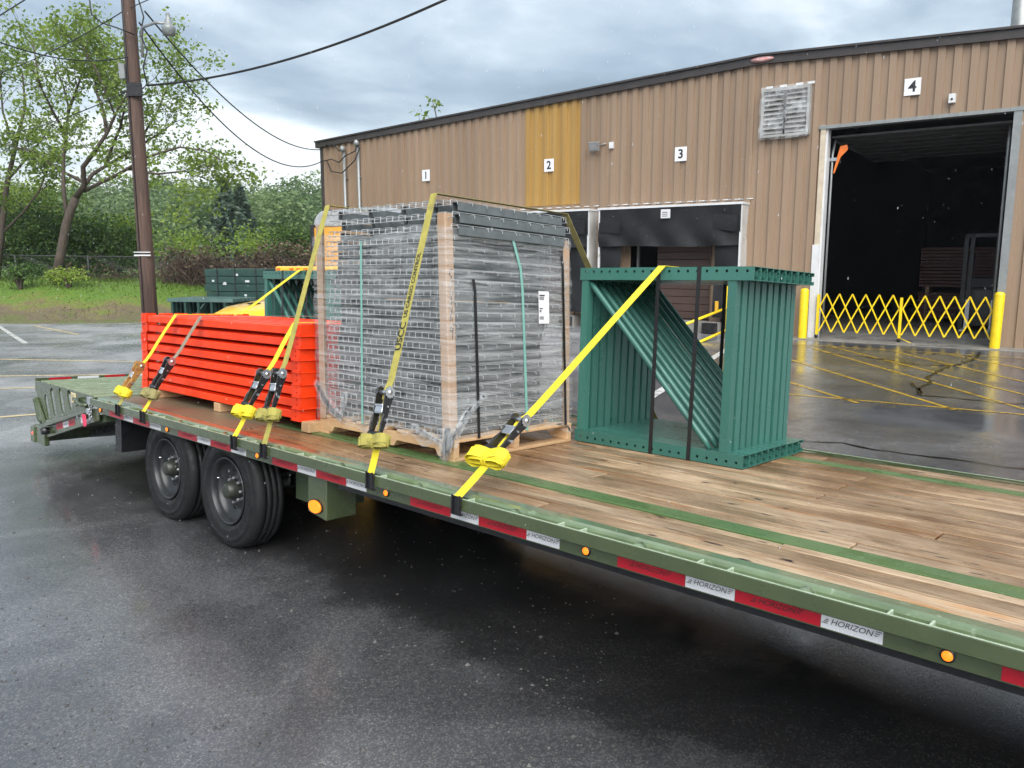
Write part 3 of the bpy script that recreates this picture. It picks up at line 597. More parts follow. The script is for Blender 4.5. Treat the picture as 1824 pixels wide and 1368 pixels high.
# ------------------------------------------------------------------ flatbed trailer (frame TM)
tr = empty('flatbed_trailer', TM); lab(tr, 'green flatbed trailer with wooden deck, tandem wheels and folded ramps', 'trailer')
XE, XW, XT = 2.6, -4.83, -6.97      # front end, wood/tread plate joint, rear end of the flat deck
def woodmat(name, c1, c2, c3):
    m = bpy.data.materials.new(name); m.use_nodes = True; t = m.node_tree; b = t.nodes['Principled BSDF']
    c = N('ShaderNodeTexCoord', t); oi = N('ShaderNodeObjectInfo', t)
    sv = N('ShaderNodeVectorMath', t, operation='SCALE'); sv.inputs[0].default_value = (3.3, 7.1, 5.7); lk(t, oi.outputs['Random'], sv.inputs['Scale'])
    ad = N('ShaderNodeVectorMath', t, operation='ADD'); lk(t, c.outputs['Object'], ad.inputs[0]); lk(t, sv.outputs[0], ad.inputs[1])
    def nz(scl, s_, d=6, r_=.6, dist=0.):
        mp = N('ShaderNodeMapping', t); mp.inputs['Scale'].default_value = scl; lk(t, ad.outputs[0], mp.inputs[0])
        n = N('ShaderNodeTexNoise', t); n.inputs['Scale'].default_value = s_; n.inputs['Detail'].default_value = d; n.inputs['Roughness'].default_value = r_; n.inputs['Distortion'].default_value = dist; lk(t, mp.outputs[0], n.inputs['Vector']); return n.outputs[0]
    g1 = nz((.8, 26, 12), 2.4, 8, .7, .8); g2 = nz((2.2, 120, 60), 3, 5, .75)
    r = N('ShaderNodeValToRGB', t); el = r.color_ramp.elements; el[0].position = .30; el[0].color = (*c1, 1); el[1].position = .72; el[1].color = (*c3, 1); q = el.new(.5); q.color = (*c2, 1)
    lk(t, mth('ADD', mth('MULTIPLY', g1, .7, t), mth('MULTIPLY', g2, .3, t), t), r.inputs[0])
    # dark wear patches that run with the grain, then knots and gouges
    p = nz((.9, 3.2, 1), 1.3, 6, .62, .5); rp_ = N('ShaderNodeValToRGB', t); rp_.color_ramp.elements[0].position = .38; rp_.color_ramp.elements[1].position = .62
    rp_.color_ramp.elements[0].color = (.55, .47, .41, 1); rp_.color_ramp.elements[1].color = (1.1, 1.1, 1.12, 1); lk(t, p, rp_.inputs[0])
    mm = N('ShaderNodeMix', t, data_type='RGBA', blend_type='MULTIPLY'); mm.inputs[0].default_value = 1; lk(t, r.outputs[0], mm.inputs[6]); lk(t, rp_.outputs[0], mm.inputs[7])
    sgl = N('ShaderNodeTexNoise', t); sgl.inputs['Scale'].default_value = .75; sgl.inputs['Detail'].default_value = 6; sgl.inputs['Roughness'].default_value = .6; sgl.inputs['Distortion'].default_value = .6; lk(t, c.outputs['Object'], sgl.inputs['Vector'])
    sgx = N('ShaderNodeSeparateXYZ', t); lk(t, c.outputs['Object'], sgx.inputs[0])
    sv2 = mth('ADD', sgl.outputs[0], mth('MULTIPLY', mth('ADD', sgx.outputs[0], 1.6, t), .06, t), t)
    rs_ = N('ShaderNodeValToRGB', t); rs_.color_ramp.elements[0].position = .40; rs_.color_ramp.elements[1].position = .60; rs_.color_ramp.elements[0].color = (.50, .40, .30, 1); rs_.color_ramp.elements[1].color = (1, 1, 1, 1); lk(t, sv2, rs_.inputs[0])
    ms = N('ShaderNodeMix', t, data_type='RGBA', blend_type='MULTIPLY'); ms.inputs[0].default_value = 1; lk(t, mm.outputs[2], ms.inputs[6]); lk(t, rs_.outputs[0], ms.inputs[7]); mm = ms
    o2 = nz((1.2, 8, 3), 1.9, 5, .6, .4); ro = N('ShaderNodeValToRGB', t); ro.color_ramp.elements[0].position = .58; ro.color_ramp.elements[1].position = .72; lk(t, o2, ro.inputs[0])
    mo_ = N('ShaderNodeMix', t, data_type='RGBA', blend_type='MULTIPLY'); lk(t, ro.outputs[0], mo_.inputs[0]); lk(t, mm.outputs[2], mo_.inputs[6]); mo_.inputs[7].default_value = (.95, .62, .34, 1); mm = mo_
    k = nz((2.2, 9, 4), 2.6, 3, .5, .3); rk = N('ShaderNodeValToRGB', t); rk.color_ramp.elements[0].position = .66; rk.color_ramp.elements[1].position = .71; lk(t, k, rk.inputs[0])
    m3 = N('ShaderNodeMix', t, data_type='RGBA'); lk(t, rk.outputs[0], m3.inputs[0]); lk(t, mm.outputs[2], m3.inputs[6]); m3.inputs[7].default_value = (.035, .022, .02, 1)
    hs = N('ShaderNodeHueSaturation', t); lk(t, mth('ADD', mth('MULTIPLY', oi.outputs['Random'], .34, t), .83, t), hs.inputs['Value']); lk(t, m3.outputs[2], hs.inputs['Color']); lk(t, hs.outputs[0], b.inputs['Base Color'])
    mr = N('ShaderNodeMapRange', t); mr.inputs[1].default_value = .38; mr.inputs[2].default_value = .66; mr.inputs[3].default_value = .12; mr.inputs[4].default_value = .38; lk(t, p, mr.inputs[0]); lk(t, mr.outputs[0], b.inputs['Roughness'])
    bp = N('ShaderNodeBump', t); bp.inputs['Strength'].default_value = .45; bp.inputs['Distance'].default_value = .004; lk(t, mth('ADD', g1, g2, t), bp.inputs['Height']); lk(t, bp.outputs[0], b.inputs['Normal'])
    return m
M_wood = woodmat('wet_deck_planks', (.20, .13, .072), (.43, .31, .195), (.68, .54, .375))
ROWS = [.139, .27, .40, .466, None, .585, .696, .838, .993, 1.128, 1.29, 1.425, 1.577, 1.72, 1.87, 2.02, 2.163, None, 2.262, 2.40, 2.528]
JO = {10: [-3.9, -1.40], 12: [-3.2, -1.40], 14: [-3.9, -1.395], 8: [-3.4, -.80], 9: [-2.6, .5], 11: [-2.9, .2], 13: [-2.2, .9], 5: [-1.0], 6: [-3.3, .2], 7: [-2.4, 1.1], 15: [-2.7, .4], 0: [-2.2, .7], 1: [-3.6, 1.2], 2: [-1.2], 18: [-1.75, 1.2], 19: [-2.6, .3]}
for i in range(len(ROWS)-1):
    y0, y1 = ROWS[i], ROWS[i+1]
    if y0 is None or y1 is None: continue
    js = [XW] + JO.get(i, [-1.5]) + [XE-.05]
    for a, b_ in zip(js, js[1:]):
        dz = random.uniform(-.003, .002); MB().box(a+.004, b_-.004, y0+.005, y1-.005, -.042, -.001+dz).build('plank', M_wood, tr, bevel=.003)
for (y0, y1) in ((.468, .583), (2.165, 2.260)):
    MB().box(XW, XE-.05, y0, y1, -.02, .003).build('deck_strip', M_strip, tr, bevel=.003)
# tread plate over the wheels
M_tread = bpy.data.materials.new('rusty_tread_plate'); M_tread.use_nodes = True; t = M_tread.node_tree; b = t.nodes['Principled BSDF']
c = N('ShaderNodeTexCoord', t)
def tread_wave(ang):
    mp = N('ShaderNodeMapping', t); mp.inputs['Rotation'].default_value = (0, 0, R(ang)); lk(t, c.outputs['Object'], mp.inputs[0]); sp = N('ShaderNodeSeparateXYZ', t); lk(t, mp.outputs[0], sp.inputs[0])
    return mth('MULTIPLY', mth('SINE', mth('MULTIPLY', sp.outputs[0], 100, t), None, t), mth('SINE', mth('MULTIPLY', sp.outputs[1], 140, t), None, t), t)
wv = mth('MAXIMUM', tread_wave(45), 0, t)
nzz = N('ShaderNodeTexNoise', t); nzz.inputs['Scale'].default_value = 2.2; nzz.inputs['Detail'].default_value = 8; lk(t, c.outputs['Object'], nzz.inputs['Vector'])
rr_ = N('ShaderNodeValToRGB', t); rr_.color_ramp.elements[0].position = .38; rr_.color_ramp.elements[1].position = .62; rr_.color_ramp.elements[0].color = (.085, .1, .055, 1); rr_.color_ramp.elements[1].color = (.15, .085, .05, 1); lk(t, nzz.outputs[0], rr_.inputs[0])
mm = N('ShaderNodeMix', t, data_type='RGBA'); lk(t, wv, mm.inputs[0]); lk(t, rr_.outputs[0], mm.inputs[6]); mm.inputs[7].default_value = (.30, .27, .19, 1); lk(t, mm.outputs[2], b.inputs['Base Color']); b.inputs['Roughness'].default_value = .32
bp = N('ShaderNodeBump', t); bp.inputs['Strength'].default_value = 1; bp.inputs['Distance'].default_value = .006; lk(t, wv, bp.inputs['Height']); lk(t, bp.outputs[0], b.inputs['Normal'])
for (x0, x1) in ((-6.93, -4.835),):
    MB().box(x0, x1, .14, 2.528, -.03, .001).build('tread_plate', M_tread, tr, bevel=.002)
MB().box(-6.99, -6.935, .07, 2.52, -.05, .004).build('hinge_bar', M_green, tr, bevel=.004)
# side channels and rub rails
CH = [(.137, .003), (.085, .003), (.071, -.002), (.063, -.010), (.06, -.022), (.06, -.1255), (.135, -.1255), (.135, -.118), (.067, -.118), (.067, -.025), (.08, -.006), (.137, -.006)]
M_lip = mat('pale_sheen_green', (.15, .205, .11), .14, col2=(.10, .14, .07), scale=6, coat=1., dirt=(.26, .32, .22), dscale=22, dth=.6)  # pale green puts the wet sky sheen on lip and spools into the colour
MB().ext([(.137, .0045), (.085, .0045), (.0705, -.0008), (.0615, -.0095), (.0585, -.022), (.0575, -.022), (.06, -.008), (.07, .001), (.085, .0062), (.137, .0062)], XT, XE).build('lip_sheen_strip', M_lip, tr)  # thin strip added to carry that sheen along the channel lip
MB().ext(CH, XT, XE).build('side_channel', M_green, tr)
MB().ext([(2.59-p[0] + .005, p[1]) for p in CH], XT, XE).build('side_channel', M_green, tr)
for y in (0, 2.58):
    MB().box(XT, XE, y, y+.0095, -.057, -.001).build('rub_rail', M_green, tr, bevel=.003)
for y in (0, 2.58): MB().box(XT, XE, y+.0012, y+.0083, -.001, .0012).build('rail_sheen_strip', mat('pale_edge_sheen', (.42, .50, .38), .16, col2=(.30, .38, .26), scale=30), tr)  # pale strip added on the rail top, sky reflection put into its colour
for k in range(-8, 8):
    px_ = -1.905+.64*k
    if XT+.1 < px_ < XE-.1:
        for s_ in (-.058, .058): MB().box(px_+s_-.004, px_+s_+.004, .009, .062, -.056, -.001).build('stake_pocket_plate', mat('pale_edge_sheen', (.42, .50, .38), .16), tr, bevel=.0015)  # same pale colour paints the light caught on the pocket plates
        MB().box(px_-.054, px_+.054, .0095, .0135, -.055, -.002).build('stake_pocket_face', M_green, tr)
    sx = -1.585+.64*k
    if XT+.1 < sx < XE-.1: MB().tube([(sx, .008, -.022), (sx, .062, -.022)], .024, 14).build('spool', M_lip, tr)  # light caught on the spool tops is painted in with the pale green
# reflective tape with maker's lettering
def tape(x0, x1, red, y=.0588, z0=-.121, z1=-.066, m=None, txt=True):
    o = MB().box(x0+.001, x1-.001, y, y+.001, z0, z1).build('reflective_tape', M_red if red else M_white, tr, m)
    if txt:
        cx_ = (x0+x1)/2; text('lettering', 'HORIZON', .0265, M_ink, o, TR((cx_, y-.0008, (z0+z1)/2-.001)) @ FACE, shear=.28, sx=1.05)
        mb = MB()
        for j in range(3):
            mb.box(.074-.002*j, .092-.006*j, 0, .0004, .008-.007*j, .0105-.007*j); mb.box(-.092+.006*j, -.074+.002*j, 0, .0004, -.006+.006*j-.004, -.0035+.006*j-.004)
        mb.build('wing_mark', M_ink, o, TR((cx_, y-.0008, (z0+z1)/2)))
    return o
for x0, x1, r_ in [(-6.72, -6.43, 1), (-6.43, -6.25, 0), (-6.25, -5.95, 1), (-5.95, -5.76, 0), (-5.48, -5.19, 1), (-5.19, -5.0, 0), (-5.0, -4.72, 1), (-4.72, -4.53, 0), (-4.221, -3.945, 1), (-3.945, -3.756, 0), (-3.756, -3.469, 1), (-3.469, -3.29, 0),
                   (-2.936, -2.642, 1), (-2.642, -2.456, 0), (-2.456, -2.165, 1), (-2.165, -1.981, 0), (-1.691, -1.39, 1), (-1.39, -1.194, 0), (-1.194, -.894, 1), (-.894, -.702, 0), (-.387, -.09, 1), (-.09, .1, 0), (.1, .39, 1), (.39, .58, 0)]:
    tape(x0, x1, r_)
for x in (-6.893, -5.643, -4.384, -3.121, -1.841, -.523, .75):
    l_ = MB().lathe([(.021, 0), (.021, .006), (.015, .008)], 14, TR((x, .06, -.094)) @ YAX).build('marker_light', M_black, tr)
    MB().lathe([(.0165, .005), (.015, .010), (.009, .014), (0, .015)], 14, TR((x, .06, -.094)) @ YAX).build('lens', M_amber, l_)
# hanging light box
lb = MB().plate([(-3.885, -.126), (-3.70, -.126), (-3.70, -.375), (-3.885, -.352)], t=.21, m=TR((0, .09, 0))).build('lamp_box', M_green, tr, bevel=.006)
mb = MB(); ov = [(-3.785+.058*math.cos(a)*(1) + .01*math.sin(a)*0, -.305+.037*math.sin(a)) for a in [2*math.pi*i/20 for i in range(20)]]
mb.plate([((p[0]+3.785)*1.16-3.785-.012, (p[1]+.305)*1.16-.305) for p in ov], t=.008, m=TR((0, .083, 0))).build('lamp_bezel', M_black, lb)
MB().plate([(p[0]-.012, p[1]) for p in ov], t=.014, m=TR((0, .072, 0))).build('lamp_lens', M_amber, lb, bevel=.005)
# under-frame
for y in (.86, 1.73):
    MB().box(XT+.3, XE, y-.01, y+.01, -.38, -.13).box(XT+.3, XE, y-.06, y+.06, -.395, -.38).box(XT+.3, XE, y-.06, y+.06, -.145, -.13).build('main_beam', M_greend, tr)
x = XT+.2
while x < XE:
    if not (-6.3 < x < -4.4): MB().box(x, x+.045, .07, 2.52, -.125, -.045).build('cross_member', M_greend, tr)
    x += .41
MB().box(-4.5, -4.42, .2, 2.4, -.125, -.04).build('cross_member', M_greend, tr); MB().box(-6.3, -6.22, .2, 2.4, -.125, -.04).build('cross_member', M_greend, tr)
# black strip below the tapes, standing in for the shadow under the channel edge
MB().box(-3.6, XE, .1, .125, -.165, -.128).build('under_edge_shadow', M_black, tr)
# axles and wheels
def wheel(x, y, z, side):
    # local z axis of the lathe -> trailer -y for the near side
    m = TR((x, y, z)) @ (YAX if side > 0 else ROT(-math.pi/2, 'X')); wsub = empty('wheel', m, tr)
    Rr = .395
    MB().lathe([(0.225, -0.012), (0.245, 0.008), (0.262, 0.016), (0.268, 0.02), (0.274, 0.019), (0.3, 0.021), (0.325, 0.018), (0.331, 0.022), (0.338, 0.017), (0.362, 0.006), (0.368, 0.008), (0.383, -0.012), (0.391, -0.023), (0.395, -0.041), (0.395, -0.0615), (0.386, -0.064), (0.386, -0.0713), (0.395, -0.0738), (0.395, -0.1025), (0.386, -0.105), (0.386, -0.1132), (0.395, -0.1156), (0.395, -0.1435), (0.386, -0.146), (0.386, -0.1533), (0.395, -0.1558), (0.394, -0.1763), (0.385, -0.1927), (0.35, -0.205), (0.3, -0.2091), (0.225, -0.2009)], 64).build('tyre', M_rub, wsub)
    MB().lathe([(.226, .0), (.23, .006), (.222, .012), (.214, .002), (.206, -.03), (.204, -.05), (.175, -.065), (.165, -.078), (.12, -.083), (.1, -.073), (.0, -.073)], 48).build('rim', M_rim, wsub)
    for i in range(8):
        a = 2*math.pi*(i+.5)/8; MB().lathe([(.0, -.0775), (.021, -.0777), (.021, -.09)], 10, ROT(a, 'Z') @ TR((.142, 0, 0)) @ MX.Diagonal((.75, 1.2, 1, 1))).build('hand_hole', M_ink, wsub)
        MB().lathe([(.013, -.075), (.013, -.045), (.009, -.035), (0, -.035)], 6, ROT(a+.39, 'Z') @ TR((.083, 0, 0)), False).build('lug_nut', M_zinc, wsub)
    MB().lathe([(.062, -.075), (.06, -.02), (.056, -.01), (.05, .012), (.044, .017), (.025, .02), (0, .02)], 24).build('hub', M_hub, wsub)
    MB().tube([(-.18, .05, -.055), (-.185, .055, -.02)], .005, 5).build('valve_stem', M_zinc, wsub)
for i, x in enumerate((-5.80, -4.885)):
    wheel(x, .12, -.42, 1); wheel(x, 2.47, -.33, -1)
    MB().tube([(x, .32, -.42), (x, 2.27, -.34)], .065, 12).build('axle', M_black, tr)
    for y in (.60, 1.95): MB().box(x-.42, x+.42, y-.04, y+.04, -.41, -.37).box(x-.3, x+.3, y-.04, y+.04, -.44, -.41).build('leaf_spring', M_black, tr)
for y in (.5, 2.05):
    MB().box(-5.42, -5.26, y, y+.12, -.45, -.13).box(-4.2, -4.05, y, y+.12, -.42, -.13).build('spring_hanger', M_greend, tr)
MB().box(-4.42, -4.25, .35, .5, -.42, -.13).build('landing_bracket', M_greend, tr)
# dovetail
for y, t_ in ((.06, .012), (2.52, .012)):
    MB().plate([(-6.95, -.10), (-7.1, -.105), (-8.26, -.365), (-8.6, -.43), (-8.6, -.595), (-8.26, -.515), (-7.05, -.215), (-6.95, -.19)], t=t_, m=TR((0, y, 0))).build('dovetail_side', M_green, tr)
    MB().plate([(-7.1, -.112), (-7.1, -.13), (-8.2, -.40), (-8.2, -.36)], t=.05, m=TR((0, y-.04 if y < 1 else y+.01, 0))).build('dovetail_rub_rail', M_green, tr)
MB().box(-8.63, -8.52, .03, 2.56, -.60, -.44).build('rear_bumper', M_green, tr, bevel=.008)
MB().box(-8.53, -8.27, .045, .09, -.60, -.43).build('bumper_side', M_green, tr, bevel=.006)
MB().plate([(-6.9, -.13), (-8.52, -.44), (-8.52, -.5), (-6.9, -.2)], t=2.4, m=TR((0, .1, 0))).build('dovetail_deck', M_greend, tr)
MB().plate([(-6.3, -.13), (-6.3, -.30), (-6.8, -.44), (-7.3, -.40), (-8.4, -.58), (-8.4, -.50), (-6.9, -.19)], t=.06, m=TR((0, .5, 0))).plate([(-6.3, -.13), (-6.3, -.30), (-6.8, -.44), (-7.3, -.40), (-8.4, -.58), (-8.4, -.50), (-6.9, -.19)], t=.06, m=TR((0, 2.0, 0))).build('dovetail_beam', M_black, tr)
MB().box(-6.84, -6.72, .15, 2.44, -.44, -.16).build('dovetail_cross_beam', M_black, tr)
l_ = MB().lathe([(.028, 0), (.028, .012)], 14, TR((-8.632, .075, -.51)) @ ROT(-math.pi/2, 'Y')).build('tail_light', M_black, tr)
MB().lathe([(.022, .008), (.018, .018), (0, .02)], 14, TR((-8.632, .075, -.51)) @ ROT(-math.pi/2, 'Y')).build('lens', M_redlamp, l_)
MB().lathe([(.018, .0), (.014, .014), (0, .016)], 12, TR((-8.57, .044, -.51)) @ YAX).build('side_lamp', M_redlamp, tr)
MB().tube([(-8.2, .0, -.44), (-8.2, .075, -.44)], .035, 12).build('pivot_bolt', M_black, tr)
ang = math.atan2(.26, 1.16)
for x0, x1, r_ in [(-7.98, -7.8, 1), (-7.8, -7.66, 0), (-7.66, -7.5, 1), (-7.36, -7.15, 0)]:
    xm = (x0+x1)/2; L = (x1-x0)/2; zc = -.105-(-7.1-xm)*.224-.075
    o = MB().box(-L, L, 0, .001, -.027, .027).build('reflective_tape', M_red if r_ else M_white, tr, TR((xm, .0585, zc)) @ ROT(-ang, 'Y'))
    text('lettering', 'HORIZON', .026, M_ink, o, TR((0, -.0008, 0)) @ FACE, shear=.28)
# folded ramps
M_rampg = mat('ramp_sheen_paint', (.30, .37, .26), .2, col2=(.24, .30, .2), scale=5, rr=(.12, .3, 8))  # sky reflection off the wet rungs put into a paler paint colour
def slot(cx_, cz, L, w_=.042, a=R(68)):
    P_ = []
    for s_, base in ((1, 0), (-1, math.pi)):
        for j in range(5):
            b_ = base - math.pi/2 + math.pi*j/4
            P_.append((L/2*s_ + w_*math.cos(b_), w_*math.sin(b_)))
    P_ = [((p[0] if True else 0), p[1]) for p in P_]
    ca, sa = math.cos(math.pi-a), math.sin(math.pi-a)
    return [(cx_ + p[0]*ca - p[1]*sa, cz + p[0]*sa + p[1]*ca) for p in P_]
for y0, y1 in ((.062, 1.22), (1.37, 2.53)):
    rm = empty('ramp', MX.Identity(4), tr); 
    outer = [(-8.54, .012), (-7.10, .002), (-7.03, -.03), (-7.1, -.095), (-8.22, -.345), (-8.40, -.36), (-8.50, -.19)]
    hl = [slot(-8.22, -.215, .16), slot(-8.05, -.15, .19), slot(-7.83, -.115, .16), slot(-7.62, -.085, .10)]
    MB().plate(outer, hl, .012, TR((0, y0, 0))).build('side_plate', M_green, rm); MB().plate(outer, (), .012, TR((0, y1-.012, 0))).build('side_plate', M_green, rm)
    for i in range(17):
        x = -8.5+i*.087; MB().box(x, x+.05, y0+.013, y1-.013, -.008, .004+(.014 if i % 2 else 0)).box(x, x+.007, y0+.013, y1-.013, -.045, -.008).build('rung', M_rampg, rm)
    MB().box(-8.545, -8.53, y0, y1, -.1, .03).build('rear_lip', M_green, rm)
    for i in range(4):
        if y0 < 1 or True: MB().box(-8.5295, -8.528, y0+.12+i*.26, y0+.12+i*.26+.2, .008, .029).build('reflective_tape', M_red if i % 2 == 0 else M_white, rm)
MB().box(-8.52, -8.46, .03, .06, -.19, -.17).plate([(-8.50, -.15), (-8.46, -.15), (-8.24, -.36), (-8.27, -.38), (-8.36, -.36)], t=.02, m=TR((0, .035, 0))).build('ramp_arm', M_green, tr)
MB().tube([(-8.5, .05, -.17), (-8.44, .05, -.25), (-8.40, .05, -.34), (-8.33, .05, -.365)], .028, 8).build('ramp_spring_tube', M_greend, tr)
dc = MB().box(-7.575, -7.46, .0585, .0605, -.10, -.012).build('warning_decal', mat('decal_cream', (.6, .56, .42), .4, col2=(.62, .45, .1), scale=16), tr)
for j in range(4): MB().box(-7.56, -7.48-.02*(j % 2), .0575, .058, -.085+j*.016, -.08+j*.016).build('print_line', M_ink, dc)
MB().tube([(-7.43, .05, -.06), (-7.40, .02, -.05), (-7.32, .01, -.045), (-7.26, .01, -.075), (-7.2, .01, -.085), (-7.12, .03, -.075)], .013, 8).tube([(-7.43, .05, -.07), (-7.38, .02, -.09), (-7.3, .01, -.095), (-7.24, .01, -.075)], .011, 8).build('grab_handle', M_green, tr)
MB().box(-7.29, -7.17, .03, .06, -.2, -.09).build('latch_plate', M_green, tr, bevel=.005)
cl_ = MB()
for j in range(7):
    a = TR((-7.06+.012*(j % 2), .03, -.05-.022*j)) @ ROT(j*math.pi/2, 'Z'); cl_.tube([a @ V((.011*math.cos(q_), 0, .016*math.sin(q_))) for q_ in [2*math.pi*i/10 for i in range(11)]], .0035, 5)
cl_.build('latch_chain', M_zinc, tr); MB().box(-7.1, -7.03, .02, .05, -.065, -.0).box(-7.11, -7.06, .015, .05, -.15, -.1).build('latch', M_zinc, tr, bevel=.004)
MB().plate([(-7.2, -.16), (-7.11, -.155), (-7.1, -.25), (-7.14, -.265), (-7.165, -.26)], t=.006, m=TR((0, .012, 0)) ).build('tag', mat('pink_tag', (.75, .05, .12), .5), tr, bevel=.002)

# ------------------------------------------------------------------ orange beams
def nth(i): return ['first', 'second', 'third', 'fourth', 'fifth', 'sixth', 'seventh', 'eighth', 'ninth', 'tenth', 'eleventh', 'twelfth', 'thirteenth', 'fourteenth', 'fifteenth', 'sixteenth', 'seventeenth', 'eighteenth', 'nineteenth', 'twentieth', 'twenty-first', 'twenty-second', 'twenty-third', 'twenty-fourth'][i-1]
NR, NC, PZ, PY, L0, L1 = 8, 7, .0806, .147, -6.965, -4.495
bm_body = MB().ext([(.006, .003), (.132, .003), (.132, .062), (.05, .062), (.05, .056), (.006, .056)], .115, L1-L0-.115).mesh('beam_body', M_orange, bevel=.004)
def conn(s_):
    mb = MB(); hx = [( .045, .022), (.045, .052)]
    def hole(x, z, r_=.007): return [(x+r_*math.cos(a), z+r_*math.sin(a)) for a in [2*math.pi*i/8 for i in range(8)]]
    hs_ = [hole(.05, .022), hole(.05, .054)]
    out_ = [(.012, -.002), (.1, -.002), (.108, .006), (.108, .066), (.1, .074), (.012, .074), (.0, .06), (0, .01)]
    if s_ > 0: out_ = [(-p[0], p[1]) for p in out_]; hs_ = [[(-p[0], p[1]) for p in h] for h in hs_]
    mb.plate(out_, hs_, .004, TR((0, -.001, 0)))
    mb.box(-.004 if s_ > 0 else 0, 0 if s_ > 0 else .004, .003, .125, -.002, .074)
    # turned-out lower lip seen as a curved flange
    mb.add([( -s_*.1, -.001, -.002), (0, -.001, -.002), (0, .125, -.002), (s_*.012, .125, -.006), (s_*.012, -.012, -.006), (-s_*.1, -.012, -.006)], [(0, 1, 4, 5), (1, 2, 3, 4)])
    return mb.mesh('connector', M_orange)
cA, cB = conn(-1), conn(1)
for r_ in range(NR):
    for c_ in range(NC):
        dx = random.uniform(-.012, .012); dy = random.uniform(-.004, .004)
        if c_ and r_ == NR-1: dx += random.uniform(-.03, .03)
        bo = empty('step_beam', TM @ TR((L0+dx, .435+c_*PY+dy, .075+r_*PZ)))
        if c_ == 0:
            w_ = 'bottom' if r_ == 0 else ('top' if r_ == 7 else nth(NR-r_)+' from top')
            lab(bo, 'orange steel beam in the near side of the stack, %s row' % w_, 'beam', 'orange beams stacked on the trailer')
        elif r_ == 7: lab(bo, 'orange beam on the top layer of the stack, %s back from the near edge' % nth(c_+1), 'beam', 'orange beams stacked on the trailer')
        else: lab(bo, 'orange beam hidden inside the stack behind the near column', 'beam', 'orange beams inside the stack')
        inst('beam_body', bm_body, bo); inst('connector', cA, bo); inst('connector', cB, bo, TR((L1-L0, 0, 0)))
for x, lb_ in ((-4.50, 'under the front end of the orange beams beside the pallet'), (-5.7, 'under the middle of the orange beams'), (-6.75, 'under the rear end of the orange beams')):
    o = MB().box(0, .09, 0, 1.05, .003, .071).build('timber_bearer', M_pal, None, TM @ TR((x, .44, 0)), bevel=.003); lab(o, 'pale timber bearer ' + lb_, 'timber', 'timber bearers under the beams')

# ------------------------------------------------------------------ pallet with wire decks
PX0, PX1, PY0, PY1 = -4.42, -3.125, .535, 1.585
pl = empty('pallet', TM @ TR((PX0, PY0, 0))); lab(pl, 'pale pine pallet under the wrapped wire decks', 'pallet'); PW, PD = PX1-PX0, PY1-PY0
for y in (0, PD/2-.02, PD-.04):
    a = PW
    MB().plate([(0, .018), (.13, .018), (.16, .055), (.50, .055), (.53, .018), (PW-.53, .018), (PW-.50, .055), (PW-.16, .055), (PW-.13, .018), (PW, .018), (PW, .105), (0, .105)], t=.04, m=TR((0, y, 0))).build('stringer', M_pal, pl, bevel=.002)
for i in range(7): MB().box(i*(PW-.1)/6, i*(PW-.1)/6+.1, -.003, PD+.003, .106, .122).build('top_board', M_pal, pl, bevel=.002)
for x in (0, PW/2-.05, PW-.1): MB().box(x, x+.1, -.003, PD+.003, .001, .0175).build('bottom_board', M_pal, pl, bevel=.002)
# one wire deck: front at y=0 with waterfall, channels run front to back
DW, DD = 1.165, 1.03
mb = MB(); rw = .0024
nW = 21
for i in range(nW):
    x = .012+i*(DW-.024)/(nW-1); dz = .0
    mb.tube([(x, .006, -.040), (x, .0, -.034), (x, 0, -.004), (x, .006, .0), (x, DD-.006, 0), (x, DD, -.005), (x, DD, -.036)], rw, 4, False, False)
for j in range(9): 
    y = .04+j*(DD-.08)/8; mb.tube([(-.002, y, -.024), (-.002, y, -.010), (.004, y, -.0055), (DW-.004, y, -.0055), (DW+.002, y, -.010), (DW+.002, y, -.024)], rw, 4, True, False)
for k in range(0, nW-1, 2):
    xa_ = .012+k*(DW-.024)/(nW-1); mb.tube([(xa_, -.001, -.001), (xa_+(DW-.024)/(nW-1), -.001, -.001)], rw, 4, True, False)
for y, z in ((-.0045, -.033), (DD+.004, -.034)): mb.tube([(0, y, z), (DW, y, z)], rw, 4, True, False)
wm = mb.mesh('wire_mesh', M_galv)
chm = MB().ext([(0, 0), (.045, 0), (.045, -.047), (.042, -.047), (.042, -.003), (.003, -.003), (.003, -.047), (0, -.047)], .05, DD-.05).mesh('support_channel', M_galvp)
ND, DZ = 22, .0603
for i in range(ND):
    z = .168+i*DZ + (.008*(i-19) if i > 19 else 0); sh = -.03*(i/ND)+random.uniform(-.022, .022); sy = random.uniform(-.006, .006)
    de = empty('wire_deck', TM @ TR((PX0+.03+sh+.05, PY0+.012+sy, z)) @ ROT(random.uniform(-.003, .003)+(.012 if i > 20 else 0), 'Z'))
    k = ND-i
    lab(de, 'galvanised wire mesh deck, %s of the wrapped stack' % ('topmost' if k == 1 else 'lowest' if i == 0 else nth(k)+' from the top'), 'wire deck', 'wire decks stacked on the pallet')
    inst('wire_mesh', wm, de)
    for x in (.06, .37, .68, .96) + ((DW-.0485,) if i >= ND-3 else ()):
        inst('support_channel', chm, de, MX.Translation((x+.045 if x < 1.05 else DW-.004, 0, -.009)) @ ROT(math.pi/2, 'Z'))
